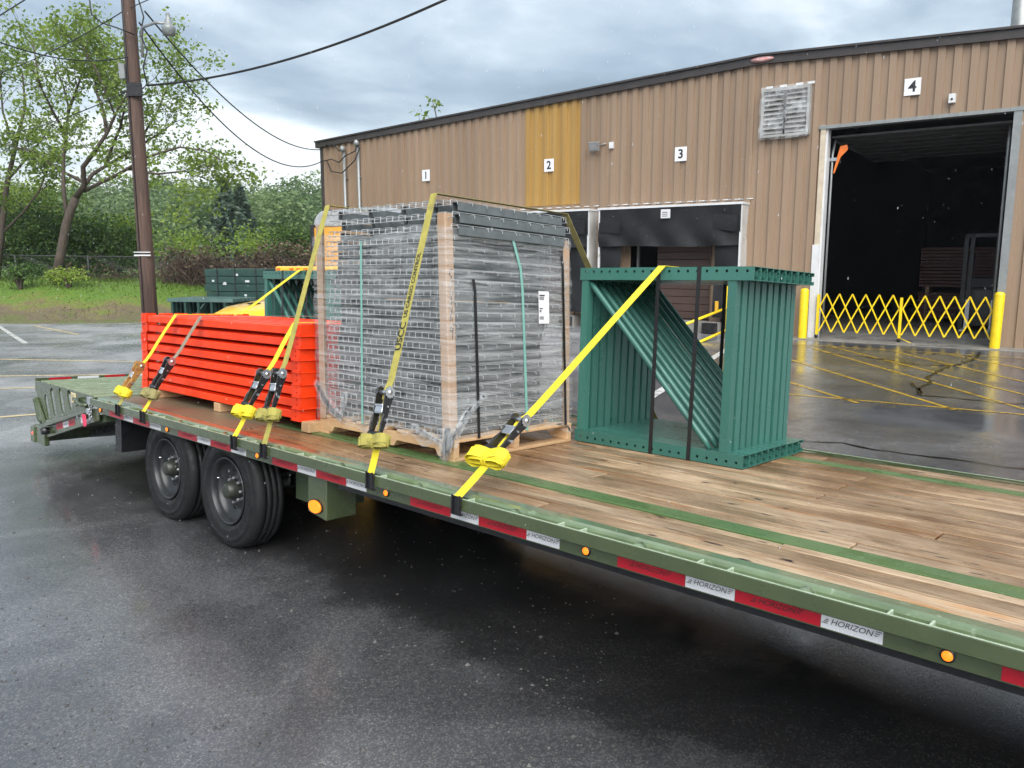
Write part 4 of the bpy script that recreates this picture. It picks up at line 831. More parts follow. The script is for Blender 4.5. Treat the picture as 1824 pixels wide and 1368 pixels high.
# cardboard corner posts
def corner_post(x, y, sx, sy, z0, z1, label, lean=0):
    mb = MB(); t_ = .005; w_ = .062
    mb.box(min(x, x+sx*w_), max(x, x+sx*w_), min(y, y+sy*t_), max(y, y+sy*t_), z0, z1); mb.box(min(x, x+sx*t_), max(x, x+sx*t_), min(y+sy*t_, y+sy*w_), max(y+sy*t_, y+sy*w_), z0, z1)
    o = mb.build('corner_post', M_card, None, TM @ TR((0, 0, 0)), bevel=.002)
    for v_ in o.data.vertices: v_.co.x += lean*(v_.co.z)
    return lab(o, label, 'corner post', 'cardboard corner posts of the wrapped stack')
XS0, XS1, YS0, YS1 = PX0+.02, PX1-.015, PY0+.0, PY1-.005
cp = corner_post(XS1, YS0-.012, -1, 1, .05, 1.375, 'brown cardboard corner post with handwriting at the near front corner', -.065)
corner_post(XS0, YS0-.012, 1, 1, .10, 1.36, 'brown cardboard corner post at the near rear corner beside orange beams', -.045)
corner_post(XS1, YS1+.012, -1, -1, .11, 1.30, 'brown cardboard corner post at the far front corner beside green frames', -.045)
corner_post(XS0, YS1+.012, 1, -1, .1, 1.3, 'brown cardboard corner post at the hidden far rear corner', -.045)
# handwriting S 1 6 9 on the front leg
mb = MB()
def stroke(pts, zc): mb.ribbon([(XS1-.065*zc+.0015, YS0+.02+p[0]*.02, zc+p[1]*.05) for p in pts], (0, 1, .3), .005, .0006)
stroke([(.7, 1), (-.2, .85), (-.5, .5), (.2, .2), (.6, -.2), (.2, -.8), (-.6, -1)], 1.02)
stroke([(.2, 1), (0, -.8)], .90); stroke([(.4, .9), (-.4, 0), (-.4, -.7), (.3, -.8), (.4, -.2), (-.3, -.1)], .81)
stroke([(.4, .6), (-.3, .9), (-.5, .3), (.3, .2), (.4, .7), (.2, -.9)], .71); mb.build('handwriting', M_ink, cp)
# stretch film
M_film = filmmat('stretch_film', .54, .025, .46, (1.2, 1.2, 20), 2.0, rough=.07, bmp=.9)
def xlean(z): return -.05*z
NZ_ = 26; ring = []
fx0, fx1, fy0, fy1 = XS0-.012, XS1+.02, YS0-.024, YS1+.022
per = []
for i in range(26): per.append((fx0+(fx1-fx0)*i/26, fy0))
for i in range(22): per.append((fx1, fy0+(fy1-fy0)*i/22))
for i in range(26): per.append((fx1-(fx1-fx0)*i/26, fy1))
for i in range(22): per.append((fx0, fy1-(fy1-fy0)*i/22))
mb = MB(); K = len(per); vv = []
for j in range(NZ_+1):
    for i, (x, y) in enumerate(per):
        v_ = j/NZ_; zb = .10+.03*math.sin(i*.5)+.02*math.sin(i*1.7); zt_ = 1.31+.012*math.sin(i*.4)-(.10 if y < fy0+.01 and x < fx0+.9 else 0)*.3
        z = zb+(zt_-zb)*v_; wv_ = .003*math.sin(i*1.1+j*.9)+.003*math.sin(j*2.3+i*.4)
        cx_ = (x-(fx0+fx1)/2)/abs(fx1-fx0)*2; cy_ = (y-(fy0+fy1)/2)/abs(fy1-fy0)*2
        vv.append((x+wv_*cx_ - .06*z, y+wv_*cy_, z))
mb.add(vv, [(j*K+i, j*K+(i+1) % K, (j+1)*K+(i+1) % K, (j+1)*K+i) for j in range(NZ_) for i in range(K)], True)
# torn tails hanging at the corners
M_film2 = filmmat('bunched_film', .56, .0, .22, (14, 14, 2), 4)
sf = mb.build('stretch_film', M_film, None, TM); lab(sf, 'clear stretch film wrapped round the wire deck stack', 'film')
def tail(pts, w0, w1, seed):
    rnd = random.Random(seed); m2 = MB()
    for q_ in range(7):
        of = V((rnd.uniform(-.012, .012), rnd.uniform(-.012, .006), rnd.uniform(-.01, .01))); P_ = [V(p)+of*(1+i*.3) for i, p in enumerate(pts)]
        m2.ribbon(P_, [V((1, rnd.uniform(-.5, .5), rnd.uniform(-.3, .3)))]*len(P_), w0+(w1-w0)*rnd.random(), .0008)
    m2.build('film_tail', M_film2, sf)
tail([(XS1-.01, fy0-.005, .20), (XS1+.0, fy0-.015, .13), (XS1-.01, fy0-.02, .07), (XS1-.03, fy0-.012, .03)], .03, .09, 1)
tail([(XS1+.012, fy0+.26, .36), (XS1+.014, fy0+.12, .27), (XS1+.016, fy0+.03, .16), (XS1+.012, fy0+.0, .08)], .015, .05, 2)
tail([(XS0-.02, fy0-.006, .34), (XS0+.06, fy0-.01, .25), (XS0+.18, fy0-.014, .17), (XS0+.27, fy0-.014, .13)], .015, .06, 3)
tail([(XS0+.27, fy0-.01, .14), (XS0+.30, fy0-.014, .22), (XS0+.32, fy0-.012, .30)], .01, .035, 4)
tail([(XS1-.32, fy0-.006, .17), (XS1-.18, fy0-.012, .13), (XS1-.05, fy0-.016, .10)], .01, .04, 5)
tail([(XS1+.004, fy1-.16, .13), (XS1+.006, fy1-.06, .11), (XS1+.006, fy1-.03, .06)], .02, .05, 6)
# plastic bands
M_band = mat('black_band', (.012, .012, .013), .4); M_teal = mat('teal_band', (.20, .42, .36), .4, col2=(.16, .36, .31))
def xf(z): return XS1+.03-.06*z
def yf(z): return fy0-.008
def bandobj(name, pts, wd, w_, mt, label):
    o = MB().ribbon(pts, wd, w_, .0012).build(name, mt, None, TM); return lab(o, label, 'band', 'plastic bands on the cargo')
for yb, zt_, lb_ in ((.71, 1.02, 'black plastic band near the front corner post of the wrapped stack'), (1.505, 1.2, 'black plastic band near the far corner post of the wrapped stack')):
    bandobj('strapping_band', [(xf(zt_), yb-.012, zt_), (xf(zt_-.06), yb, zt_-.06), (xf(.5), yb+.008, .5), (xf(.12), yb+.012, .118), (xf(.1)-.12, yb+.012, .112)], (0, 1, 0), .022, M_band, lb_)
bandobj('strapping_band', [(xf(1.285), 1.03, 1.285), (xf(1.1), 1.10, 1.1), (xf(.98), 1.115, .98), (xf(.5), 1.13, .5), (xf(.12), 1.14, .12), (xf(.1)-.1, 1.14, .115)], (0, 1, 0), .02, M_teal, 'teal plastic band down the front face of the wrapped stack')
bandobj('strapping_band', [(-3.92-.03, yf(1), 1.24), (-3.92-.015, yf(1), .7), (-3.92, yf(1), .12), (-3.92, yf(1)+.1, .113)], (1, 0, 0), .018, M_teal, 'teal plastic band down the near face of the wrapped stack')
lbp = MB().box(-.0008, .0, -.05, .05, -.10, .10).build('shipping_label', mat('label_paper', (.72, .73, .74), .4, col2=(.68, .69, .7)), None, TM @ TR((xf(.88)+.004, 1.31, .87)) @ ROT(-.06, 'Y')); lab(lbp, 'white printed shipping label on the wrapped stack front face', 'label')
for j, (z, hgt, w_) in enumerate(((.07, .008, .05), (.045, .022, .045), (-.01, .006, .03), (-.03, .015, .018), (-.075, .02, .04))):
    for q_ in range(6 if hgt > .012 else 1): MB().box(.0, .0006, -.042+q_*w_/6, -.042+q_*w_/6+(w_/11 if hgt > .012 else w_), z, z+hgt).build('print', M_ink, lbp)

# ------------------------------------------------------------------ rack frames
FL, FH, FW = 1.19, 1.125, .079
def post_mesh(zlo, hz):
    mb = MB(); t_ = .003; z1 = zlo+.076
    n = 19; pitch = .0613
    holes = [[(.045+i*pitch+.0085*math.cos(a), hz+.0085*math.sin(a)) for a in [2*math.pi*j/8 for j in range(8)]] for i in range(n) if i != 1 or True]
    mb.plate([(0, zlo), (FL, zlo), (FL, z1), (0, z1)], holes, t_)
    mb.box(0, FL, t_, FW, z1-t_, z1); mb.box(0, FL, t_, FW, zlo, zlo+t_)
    mb.box(0, FL, FW-t_, FW, zlo+t_, zlo+.022); mb.box(0, FL, FW-t_, FW, z1-.022, z1-t_)
    mb.box(0.004, FL-.004, .05, .052, zlo+.022, z1-.022)
    return mb.mesh('post', M_rack)
pb, pt = post_mesh(0, .030), post_mesh(1.049, 1.049+.052)
def strut_mesh(x0, x1): return MB().ext([(0, 0)], 0, 0).mesh('x', M_rack) if 0 else MB().box(x0, x0+.003, .009, .064, .0765, 1.0485).box(x0, x1, .006, .009, .0765, 1.0485).box(x1-.003, x1, .009, .064, .0765, 1.0485).mesh('strut', M_rack)
s1, s2 = strut_mesh(.012, .062), strut_mesh(1.035, 1.085)
br = MB().tube([(.055, .032, 1.045), (.10, .032, .995), (.93, .032, .125), (.965, .032, .079)], [.012, .019, .019, .013], 12).mesh('brace', M_rack)
def rackframe(x, y, label, group, dx=0):
    f_ = empty('rack_frame', TM @ TR((x+dx, y, .004))); lab(f_, label, 'rack frame', group)
    inst('post', pb, f_); inst('post', pt, f_); inst('strut', s1, f_); inst('strut', s2, f_); inst('brace', br, f_)
for i in range(10):
    rackframe(-3.13, 1.631+i*.0845, 'dark green rack frame, %s in the bundle by the open doorway' % ('nearest' if i == 0 else 'farthest' if i == 9 else nth(i+1)+' from the near side'), 'rack frames bundled at the deck middle', random.uniform(-.006, .006))
for i in range(8):
    rackframe(-6.97, 1.60+i*.0845, 'green rack frame behind the orange beams, %s in its bundle' % ('nearest' if i == 0 else nth(i+1)+' from the near side'), 'rack frames bundled behind the orange beams', random.uniform(-.006, .006))
def loop(x, y0, y1, z0, z1, label, dx=0):
    P_ = [(x, y0-.002, z0), (x+dx, y0-.002, z1+.002), (x+dx, y1+.002, z1+.002), (x, y1+.002, z0), (x, y0-.002, z0)]
    mb = MB()
    for a, b_ in zip(P_, P_[1:]): mb.ribbon([a, b_], (1, 0, 0), .026, .0014)
    o = mb.build('strapping_band', M_band, None, TM); lab(o, label, 'band', 'plastic bands on the cargo')
for x, dx, lb_ in ((-2.545, .0, 'left black band round the green rack frame bundle'), (-2.285, .01, 'right black band round the green rack frame bundle')):
    loop(x, 1.631, 1.631+9*.0845+FW, .002, 1.131, lb_, dx)
for x, lb_ in ((-6.62, 'left black band round the rack frames behind the beams'), (-6.22, 'right black band round the rack frames behind the beams')): loop(x, 1.60, 1.60+7*.0845+FW, .002, 1.131, lb_)

# ------------------------------------------------------------------ ratchet straps
def ratchet(parent, m, mt, lng=1.0):
    rt = empty('ratchet', m, parent)      # x along the strap upwards, y across, z outwards
    def arm(y, t_): 
        mb = MB(); mb.plate([(-.16, .012), (-.15, .035), (-.05, .045), (.04, .055), (.075, .05), (.088, .03), (.08, .004), (.04, -.008), (-.02, .0), (-.10, .004)], t=t_, m=TR((0, y, 0))); return mb
    arm(-.037, .005).build('side_plate', mt, rt, bevel=.0015); arm(.032, .005).build('side_plate', mt, rt, bevel=.0015)
    MB().plate([(-.17, .02), (-.16, .042), (-.11, .046), (-.06, .038), (-.06, .024), (-.13, .018)], t=.008, m=TR((0, -.044, 0))).plate([(-.17, .02), (-.16, .042), (-.11, .046), (-.06, .038), (-.06, .024), (-.13, .018)], t=.008, m=TR((0, .036, 0))).build('handle_arm', mt, rt, bevel=.002)
    MB().tube([(-.165, -.043, .031), (-.17, -.03, .031), (-.17, .03, .031), (-.165, .043, .031)], .017, 10).build('grip', mt, rt)
    MB().box(-.055, -.02, -.029, .029, .036, .044).box(-.06, -.05, -.034, .034, .03, .04).box(-.022, -.012, -.031, .031, .034, .05).build('pawl', M_zinc, rt, bevel=.0015)
    for y in (-.046, .040): 
        mb = MB(); pr = []
        for k in range(24): a = 2*math.pi*k/24; r_ = .033 if k % 2 else .027; pr.append((.055+r_*math.cos(a), .028+r_*math.sin(a)))
        mb.plate(pr, t=.004, m=TR((0, y, 0))).build('gear', M_zinc if mt is M_black else mt, rt)
    MB().tube([(.055, -.05, .028), (.055, .05, .028)], .012, 10).build('spindle', M_zinc, rt)
    MB().tube([(-.09, .038, .02), (-.09, .056, .02)], .009, 6, smooth=False).build('bolt', M_zinc, rt); MB().tube([(-.02, .036, .02), (-.02, .044, .02)], .006, 6, smooth=False).build('bolt', M_zinc, rt)
    return rt
def knot(parent, o, d, u, n, mt, big=1., lay=5):
    """bundled strap tail: ribbon folded into a bow across the strap and tied in the middle"""
    P_ = []; Ln = .085*big
    for k in range(lay):
        th = .010+.0045*k
        for j in range(20):
            a = 2*math.pi*j/20; ca, sa = math.cos(a), math.sin(a)
            x = (Ln-.004*k*0+.004*k)*ca; pin = .35+.9*min(1, abs(ca))**1.2
            P_.append(o + u*x + n*(sa*th*pin*2.0+.012) + d*(.010*math.sin(k*1.9+a)*1.2+.006*ca))
    mb = MB(); mb.ribbon(P_, d + n*.12, .048*big, .0026); kb = mb.build('tail_bundle', mt, parent)
    ring = []
    for j in range(15): a = 2*math.pi*j/14; ring.append(o + d*(.036*math.cos(a)) + n*(.030*math.sin(a)+.012) + u*(.010*math.sin(a)))
    MB().ribbon(ring, u + d*.25, .03, .003).build('tie_wrap', mt, parent)
    ring = []
    for j in range(15): a = 2*math.pi*j/14; ring.append(o + d*(.038*math.cos(a)) + n*(.034*math.sin(a)+.012) - u*(.016*math.sin(a)) + u*.012)
    MB().ribbon(ring, u - d*.35, .024, .003).build('tie_wrap', mt, parent)
def strap(x0, top, rest, tr_, tk, mt, mtk, mlow, rm, label, mrest=None, big=1.):
    s_ = empty('ratchet_strap', TM); lab(s_, label, 'ratchet strap', 'ratchet straps over the cargo')
    A = V((x0, -.006, .006)); B = V(top); d = (B-A).normalized(); L = (B-A).length
    wv_ = V((1, 0, 0)); wv_ = (wv_-d*wv_.dot(d)).normalized(); n = wv_.cross(d)
    if n.y > 0: n = -n
    kp = A+d*(tk*L)
    # slight sag and flutter
    MB().ribbon([A, A.lerp(kp, .5)-n*.002, kp], wv_, .05, .003).build('webbing', mlow, s_)
    rc = A+d*(tr_*L)
    pts = [rc+d*.02+n*.014, rc+d*.06+n*.02, rc+d*.12+n*.005]; m_ = 6
    for i in range(1, m_+1): pts.append((rc+d*.12).lerp(B, i/m_)+n*.004*math.sin(math.pi*i/m_))
    MB().ribbon(pts, wv_, .05, .003).build('webbing', mt, s_)
    MB().ribbon([kp, rc-d*.1+n*.004, rc+n*.006, rc+d*.05+n*.012], wv_, .048, .003).build('webbing', mt, s_)
    allp = [B]+[V(p) for p in rest]; wd = []
    for i in range(len(allp)-1): MB().ribbon([allp[i], allp[i+1]], (1, 0, 0), .05, .003).build('webbing', mrest or mt, s_)
    ratchet(s_, frame(rc, d, wv_, n), rm); knot(s_, kp+n*.012, d, wv_, n, mtk, big)
    # flat hook over the rub rail
    MB().box(x0-.027, x0+.027, -.010, -.003, -.072, .010).box(x0-.027, x0-.021, -.022, -.010, -.072, .018).box(x0+.021, x0+.027, -.022, -.010, -.072, .018).box(x0-.027, x0+.027, -.010, .008, -.078, -.072).box(x0-.027, x0+.027, -.010, .014, .0045, .010).build('flat_hook', M_black, s_, bevel=.0015)
    return s_, A, B, d, wv_, n
zb_ = .075+8*PZ+.0; FE = .435+7*PY
strap(-6.361, (-6.288, .427, .722), [(-6.30, 1.0, .728), (-6.325, 1.598, 1.136), (-6.32, 2.28, 1.136), (-6.3, 2.605, .0)], .35, .13, M_yel, M_yel, M_yel2, M_rust, 'bright yellow ratchet strap with rusty ratchet at the rear end of the orange beams')
strap(-5.907, (-5.859, .427, .722), [(-5.85, FE, .728), (-5.84, 2.605, .0)], .44, .17, M_taupe, M_olive, M_yel, M_black, 'faded taupe ratchet strap over the orange beams, second from the rear')
strap(-4.556, (-4.552, .427, .722), [(-4.55, FE, .728), (-4.55, 2.605, .0)], .46, .20, M_yel, M_yel, M_yel, M_black, 'bright yellow ratchet strap over the front end of the orange beams')
strap(-4.202, (-4.325, .520, 1.478), [(-4.33, 1.6, 1.47), (-4.3, 2.605, .0)], .245, .115, M_yel2, M_yel2, M_yel2, M_black, 'weathered yellow ratchet strap over the rear edge of the wrapped stack')
s5 = strap(-3.17, (-3.315, .520, 1.482), [(-3.25, 1.60, 1.475), (-3.09, 2.605, .0)], .235, .105, M_yel2, M_yel2, M_yel, M_black, 'weathered yellow ratchet strap printed US CARGO CONTROL over the wrapped stack', M_olive)
strap(-2.532, (-2.52, 1.624, 1.136), [(-2.50, 2.475, 1.137), (-2.48, 2.605, .0)], .235, .125, M_yel, M_yel, M_yel, M_black, 'bright yellow ratchet strap running up over the green rack frames', big=1.15)
so_, A, B, d, wv_, n = s5
for tx, tt, sz in (('USCC', .47, .062), ('US CARGO CONTROL', .655, .037)):
    text('lettering', tx, sz, M_ink, so_, frame(A+d*((B-A).length*tt)+n*.0068, d, n.cross(d), n), bold=.001)

# ------------------------------------------------------------------ utility pole, lamp, cables
M_pole = mat('weathered_pole_wood', (.10, .058, .042), .75, col2=(.055, .034, .027), scale=3, stretch=(9, 9, .5), bump=.6, bscale=18, dirt=(.15, .085, .055), dscale=2.5, dth=.56)
PD_ = 17.0
pb0 = at(270, 600, PD_); up = empty('utility_pole', TR((pb0.x, PD_, 0))); lab(up, 'tall dark brown wooden utility pole behind the orange beams', 'utility pole')
MB().tube([(0, 0, -.2), (.0, 0, 2), (0, 0, 5), (0, 0, 8), (.0, 0, 11.5)], [.165, .16, .145, .13, .11], 16).build('pole', M_pole, up)
MB().box(-.13, .17, -.2, -.12, 5.28, 5.55, TR((.06, 0, 0))).box(-.2, .2, -.17, -.13, 5.36, 5.40).build('cable_bracket', M_black, up, bevel=.01)
MB().box(-.2, -.08, -.21, -.13, 5.62, 5.92).build('junction_box', M_galvt, up, bevel=.01)
MB().box(-.172, .172, -.172, -.14, 2.05, 2.08).box(-.172, .172, -.172, -.14, 2.12, 2.14).build('pole_band', M_whitetrim, up)
MB().tube([(-.05, -.15, .0), (-.05, -.14, 6), (-.04, -.125, 9)], .018, 5).build('ground_wire', M_ink, up)
lp = empty('street_lamp', TR((pb0.x, PD_, 0))); lab(lp, 'grey yard lamp on a curved arm near the pole top', 'street lamp')
a0 = at(252, 70, PD_-.15)-V((pb0.x, PD_, 0)); a1 = at(300, 42, PD_-.5)-V((pb0.x, PD_, 0))
MB().tube([a0-V((0, 0, .35)), a0, a0+V((.08, -.1, .2)), a1-V((.25, 0, -.02)), a1], .028, 8).build('arm', M_galvt, lp)
MB().lathe([(0, .20), (.03, .20), (.04, .11), (.06, .09), (.08, -.02), (.11, -.04)], 16, TR(a1)).build('head', M_galvt, lp)
MB().lathe([(.11, -.04), (.135, -.07), (.13, -.12), (.11, -.22), (.0, -.23)], 18, TR(a1)).build('refractor', mat('lamp_refractor', (.22, .24, .24), .12, col2=(.17, .19, .19)), lp)
M_cable = mat('black_cable', (.014, .014, .016), .5)
def cable(p0, p1, sag, r_, label, n=24):
    P_ = []
    for i in range(n+1):
        u = i/n; p = p0.lerp(p1, u); p.z -= sag*4*u*(1-u); P_.append(p)
    o = MB().tube(P_, r_, 5).build('overhead_cable', M_cable, None, GM); return lab(o, label, 'cable', 'overhead cables from the pole')
ptop = at(262, 150, PD_)
bc1, bc2 = BM @ V((-22.6, -.15, 6.15)), BM @ V((-22.6, -.15, 5.72))
cable(at(262, 152, PD_-.1), at(800, -4, 13), .25, .022, 'thick black cable rising from pole bracket to the upper right')
cable(at(258, 20, PD_), bc1, .75, .018, 'upper of two sagging cables from pole to warehouse corner')
cable(at(248, 40, PD_), bc2, 1.15, .018, 'lower of two sagging cables from pole to warehouse corner')
cable(at(232, 12, PD_), at(-60, 145, 24), .2, .012, 'thin cable from pole top down to the far left edge')
cable(at(236, 158, PD_), at(-40, 245, 26), .2, .012, 'thin cable from pole bracket to the left through the tree')
cable(at(235, 100, PD_), at(-60, 50, 13), .25, .012, 'thin cable crossing the tree crown towards upper left')
cable(at(232, 14, PD_), at(330, -30, 13), .0, .010, 'short thin cable leaving the pole top to the right')
cable(at(60, -10, 12), at(-20, 40, 12), .0, .010, 'short cable crossing the top left corner of the sky')
dr = MB(); dr.tube([at(247, 0, 16.8), at(256, 30, 16.8), at(250, 60, 16.8), at(262, 90, 16.8), at(255, 120, 16.8), at(262, 150, 16.85)], .015, 5)
lab(dr.build('drip_loop', M_cable), 'looped black cable hanging along the pole right side', 'cable')
dr = MB(); dr.tube([at(158, -10, 16.5), at(163, 25, 16.5), at(180, 40, 16.6), at(210, 50, 16.7), at(240, 62, 16.8)], .015, 5)
lab(dr.build('drip_loop', M_cable), 'curled black cable left of the pole top', 'cable')
# tangle at the building corner
for k, pts in enumerate(([(-22.6, -.15, 6.15), (-22.2, -.2, 6.3), (-21.8, -.25, 6.25), (-21.5, -.25, 6.0), (-21.4, -.2, 6.1)], [(-22.6, -.15, 5.72), (-22.0, -.2, 5.75), (-21.6, -.2, 5.6), (-21.2, -.25, 5.8), (-20.7, -.2, 5.95), (-20.65, -.2, 6.2)], [(-22.3, -.15, 5.7), (-22.0, -.22, 5.3), (-21.4, -.25, 5.2), (-20.7, -.25, 5.6), (-20.5, -.2, 6.0), (-20.62, -.18, 6.2)])):
    o = MB().tube([BM @ V(p) for p in pts], .022, 5).build('service_cable', M_cable, None, GM); lab(o, ['top loop of black service cable at the warehouse corner', 'middle black service cable between the two masts', 'lowest drooping loop of service cable under the masts'][k], 'cable', 'service cables at the warehouse corner')

# ------------------------------------------------------------------ vegetation
class Leaves:
    def __init__(s): s.v = []; s.f = []
    def leaf(s, p, sz, rnd, droop=.4):
        d = V((rnd.gauss(0, 1), rnd.gauss(0, 1), rnd.gauss(0, .6)-droop)); d.normalize()
        w_ = d.cross(V((rnd.gauss(0, 1), rnd.gauss(0, 1), rnd.gauss(0, 1)))); w_.normalize(); w_ = w_*(sz*.30)
        nn = d.cross(w_).normalized()*(sz*.09); o = len(s.v); q = p+d*(sz*.45)
        s.v += [p, q+w_+nn, p+d*sz, q-w_+nn]; s.f += [(o, o+1, o+2), (o, o+2, o+3)]
    def clump(s, p, r_, n, sz, rnd, droop=.4):
        for _ in range(n):
            s.leaf(p+V((rnd.gauss(0, r_), rnd.gauss(0, r_), rnd.gauss(0, r_*.7))), sz*rnd.uniform(.6, 1.25), rnd, droop)
    def build(s, name, mt, parent=None):
        me = bpy.data.meshes.new(name); me.from_pydata([tuple(p) for p in s.v], [], s.f); me.materials.append(mt); return inst(name, me, parent)
M_bark = mat('grey_brown_bark', (.085, .065, .05), .85, col2=(.05, .038, .03), scale=5, stretch=(3, 3, .7), bump=.7, bscale=14)
M_lf1 = leafmat('spring_leaves', (.12, .19, .03), (.27, .37, .075), .7, .5)
M_lf2 = leafmat('dark_bush_leaves', (.03, .07, .02), (.10, .18, .035), .9)
M_lf3 = leafmat('bright_sapling_leaves', (.13, .21, .025), (.30, .40, .06), .8, .4)
M_lf4 = leafmat('hillside_leaves', (.085, .15, .06), (.20, .28, .11), .12, .4)
M_lf5 = leafmat('conifer_needles', (.05, .085, .06), (.10, .145, .09), .4)
M_lf6 = leafmat('dry_vine_leaves', (.075, .05, .035), (.15, .105, .06), 1.5, .1)
def grow(mb, lv, p, d, L, r_, lev, rnd, tips, sz, n, spread=.55, up_=.12):
    """one limb with side shoots; leaves gather at the shoot ends"""
    k = 4; pts = [p]; rs = [r_]; q = p.copy(); dd = d.copy()
    for i in range(k):
        dd = (dd + V((rnd.gauss(0, .14), rnd.gauss(0, .14), rnd.gauss(0, .10)+up_*.3))).normalized(); q = q+dd*(L/k); pts.append(q); rs.append(r_*(1-.62*(i+1)/k))
    mb.tube(pts, rs, 5 if lev < 2 else 4, False)
    if lev == 0:
        lv.clump(q, .2, n, sz, rnd); lv.clump(pts[-2], .17, n//2, sz, rnd); lv.clump(pts[1], .15, n//3, sz, rnd); return
    for i in range(3 if lev > 1 else 4):
        b_ = rnd.choice(pts[2:]); nd = (dd + V((rnd.gauss(0, spread), rnd.gauss(0, spread), rnd.gauss(0, spread*.8)+up_))).normalized()
        grow(mb, lv, b_, nd, L*rnd.uniform(.5, .75), r_*.45, lev-1, rnd, tips, sz, n, spread, up_)
def tree_limbs(name, label, limbs, lm, seed, sz, n, lev=2, origin=None, side=6, spread=.6, trunk=None, shoot=1.5):
    rnd = random.Random(seed); t_ = empty(name, TR(origin)); lab(t_, label, 'tree', 'trees along the lot edge'); inv = -V(origin)
    tb = MB(); lv = Leaves(); tw = MB()
    for (pts, r0, r1) in limbs:
        P_ = [V(p)+inv for p in pts]; k = len(P_); tb.tube(P_, [r0+(r1-r0)*i/(k-1) for i in range(k)], 9)
    for (pts, r0, r1) in limbs:
        P_ = [V(p)+inv for p in pts]; k = len(P_)
        if r0 > .12 and trunk: continue
        for s_ in range(side):
            u = .25+.75*(s_+rnd.random())/side; i = min(int(u*(k-1)), k-2); p = P_[i].lerp(P_[i+1], u*(k-1)-i); dd = (P_[i+1]-P_[i]).normalized()
            nd = (dd*.7+V((rnd.gauss(0, spread), rnd.gauss(0, spread), rnd.gauss(.1, spread*.7)))).normalized()
            grow(tw, lv, p, nd, shoot*rnd.uniform(.6, 1.2), max(.012, r1*.7), lev-1, rnd, None, sz, n, spread)
    tb.build('trunk', M_bark, t_); tw.build('twigs', M_bark, t_)['kind'] = 'stuff'; lv.build('crown', lm, t_); return t_
D = 30.
def A_(px, py, dd=0): return at(px, py, D+dd)
limbs = [([A_(98, 503), A_(108, 455), A_(118, 400), A_(127, 372), A_(135, 352)], .18, .14),
         ([A_(120, 395), A_(113, 335, .3), A_(113, 280, .6), A_(119, 230, .9), A_(122, 190, 1.2), A_(112, 150, 1.3), A_(95, 110, 1.4)], .085, .02),
         ([A_(121, 200, 1), A_(140, 150, 1.2), A_(155, 100, 1)], .06, .02), ([A_(117, 240, 1), A_(95, 200, .5), A_(70, 150, 0), A_(58, 70, -.2)], .06, .02),
         ([A_(135, 352), A_(150, 330, -.3), A_(148, 297, -.5), A_(165, 275, -.8), A_(190, 238, -1), A_(205, 205, -1.2), A_(225, 170, -1.3), A_(235, 140, -1.3)], .115, .02),
         ([A_(190, 238, -1), A_(185, 200, -.6), A_(172, 165, -.4), A_(168, 130, 0), A_(185, 80, .3)], .07, .02),
         ([A_(140, 345), A_(165, 310, .6), A_(195, 292, 1.2), A_(240, 265, 1.8), A_(280, 240, 2.2), A_(315, 215, 2.6)], .085, .02),
         ([A_(190, 294, 1.1), A_(200, 260, .8), A_(215, 225, .5), A_(222, 190, .2), A_(262, 150, 0)], .07, .02),
         ([A_(150, 340), A_(180, 325, -1), A_(215, 308, -1.6), A_(260, 280, -2.2), A_(320, 262, -2.6), A_(365, 268, -3), A_(395, 285, -3.2)], .075, .015),
         ([A_(225, 300, -1.7), A_(280, 310, -2), A_(330, 305, -2), A_(370, 320, -2)], .05, .015), ([A_(150, 325, .5), A_(100, 300, 1.5), A_(60, 270, 2), A_(20, 260, 2)], .07, .02),
         ([A_(240, 265, 1.8), A_(280, 200, 2), A_(300, 150, 2), A_(290, 110, 2)], .05, .015), ([A_(205, 205, -1.2), A_(170, 120, -1.5), A_(140, 70, -1.5)], .04, .015)]
tree_limbs('ash_tree', 'large airy spring tree with leaning forked trunk beside the utility pole', limbs, M_lf1, 3, .165, 13, 2, A_(98, 503), 11, .65, True, 1.3)
D = 33.
limbs = [([A_(-6, 500), A_(2, 420), A_(12, 330), A_(30, 250), A_(45, 190), A_(40, 130)], .14, .03), ([A_(5, 380), A_(-30, 300), A_(-50, 220), A_(-40, 130)], .08, .02), ([A_(14, 320), A_(50, 280), A_(80, 240)], .06, .02), ([A_(25, 260), A_(5, 200), A_(0, 140), A_(10, 110)], .05, .015), ([A_(0, 420), A_(40, 380), A_(70, 340), A_(85, 300)], .06, .02)]
tree_limbs('ash_tree', 'leafy tree at the left frame edge behind the bank', limbs, M_lf1, 9, .18, 14, 2, A_(-6, 500), 9, .6, True, 1.4)
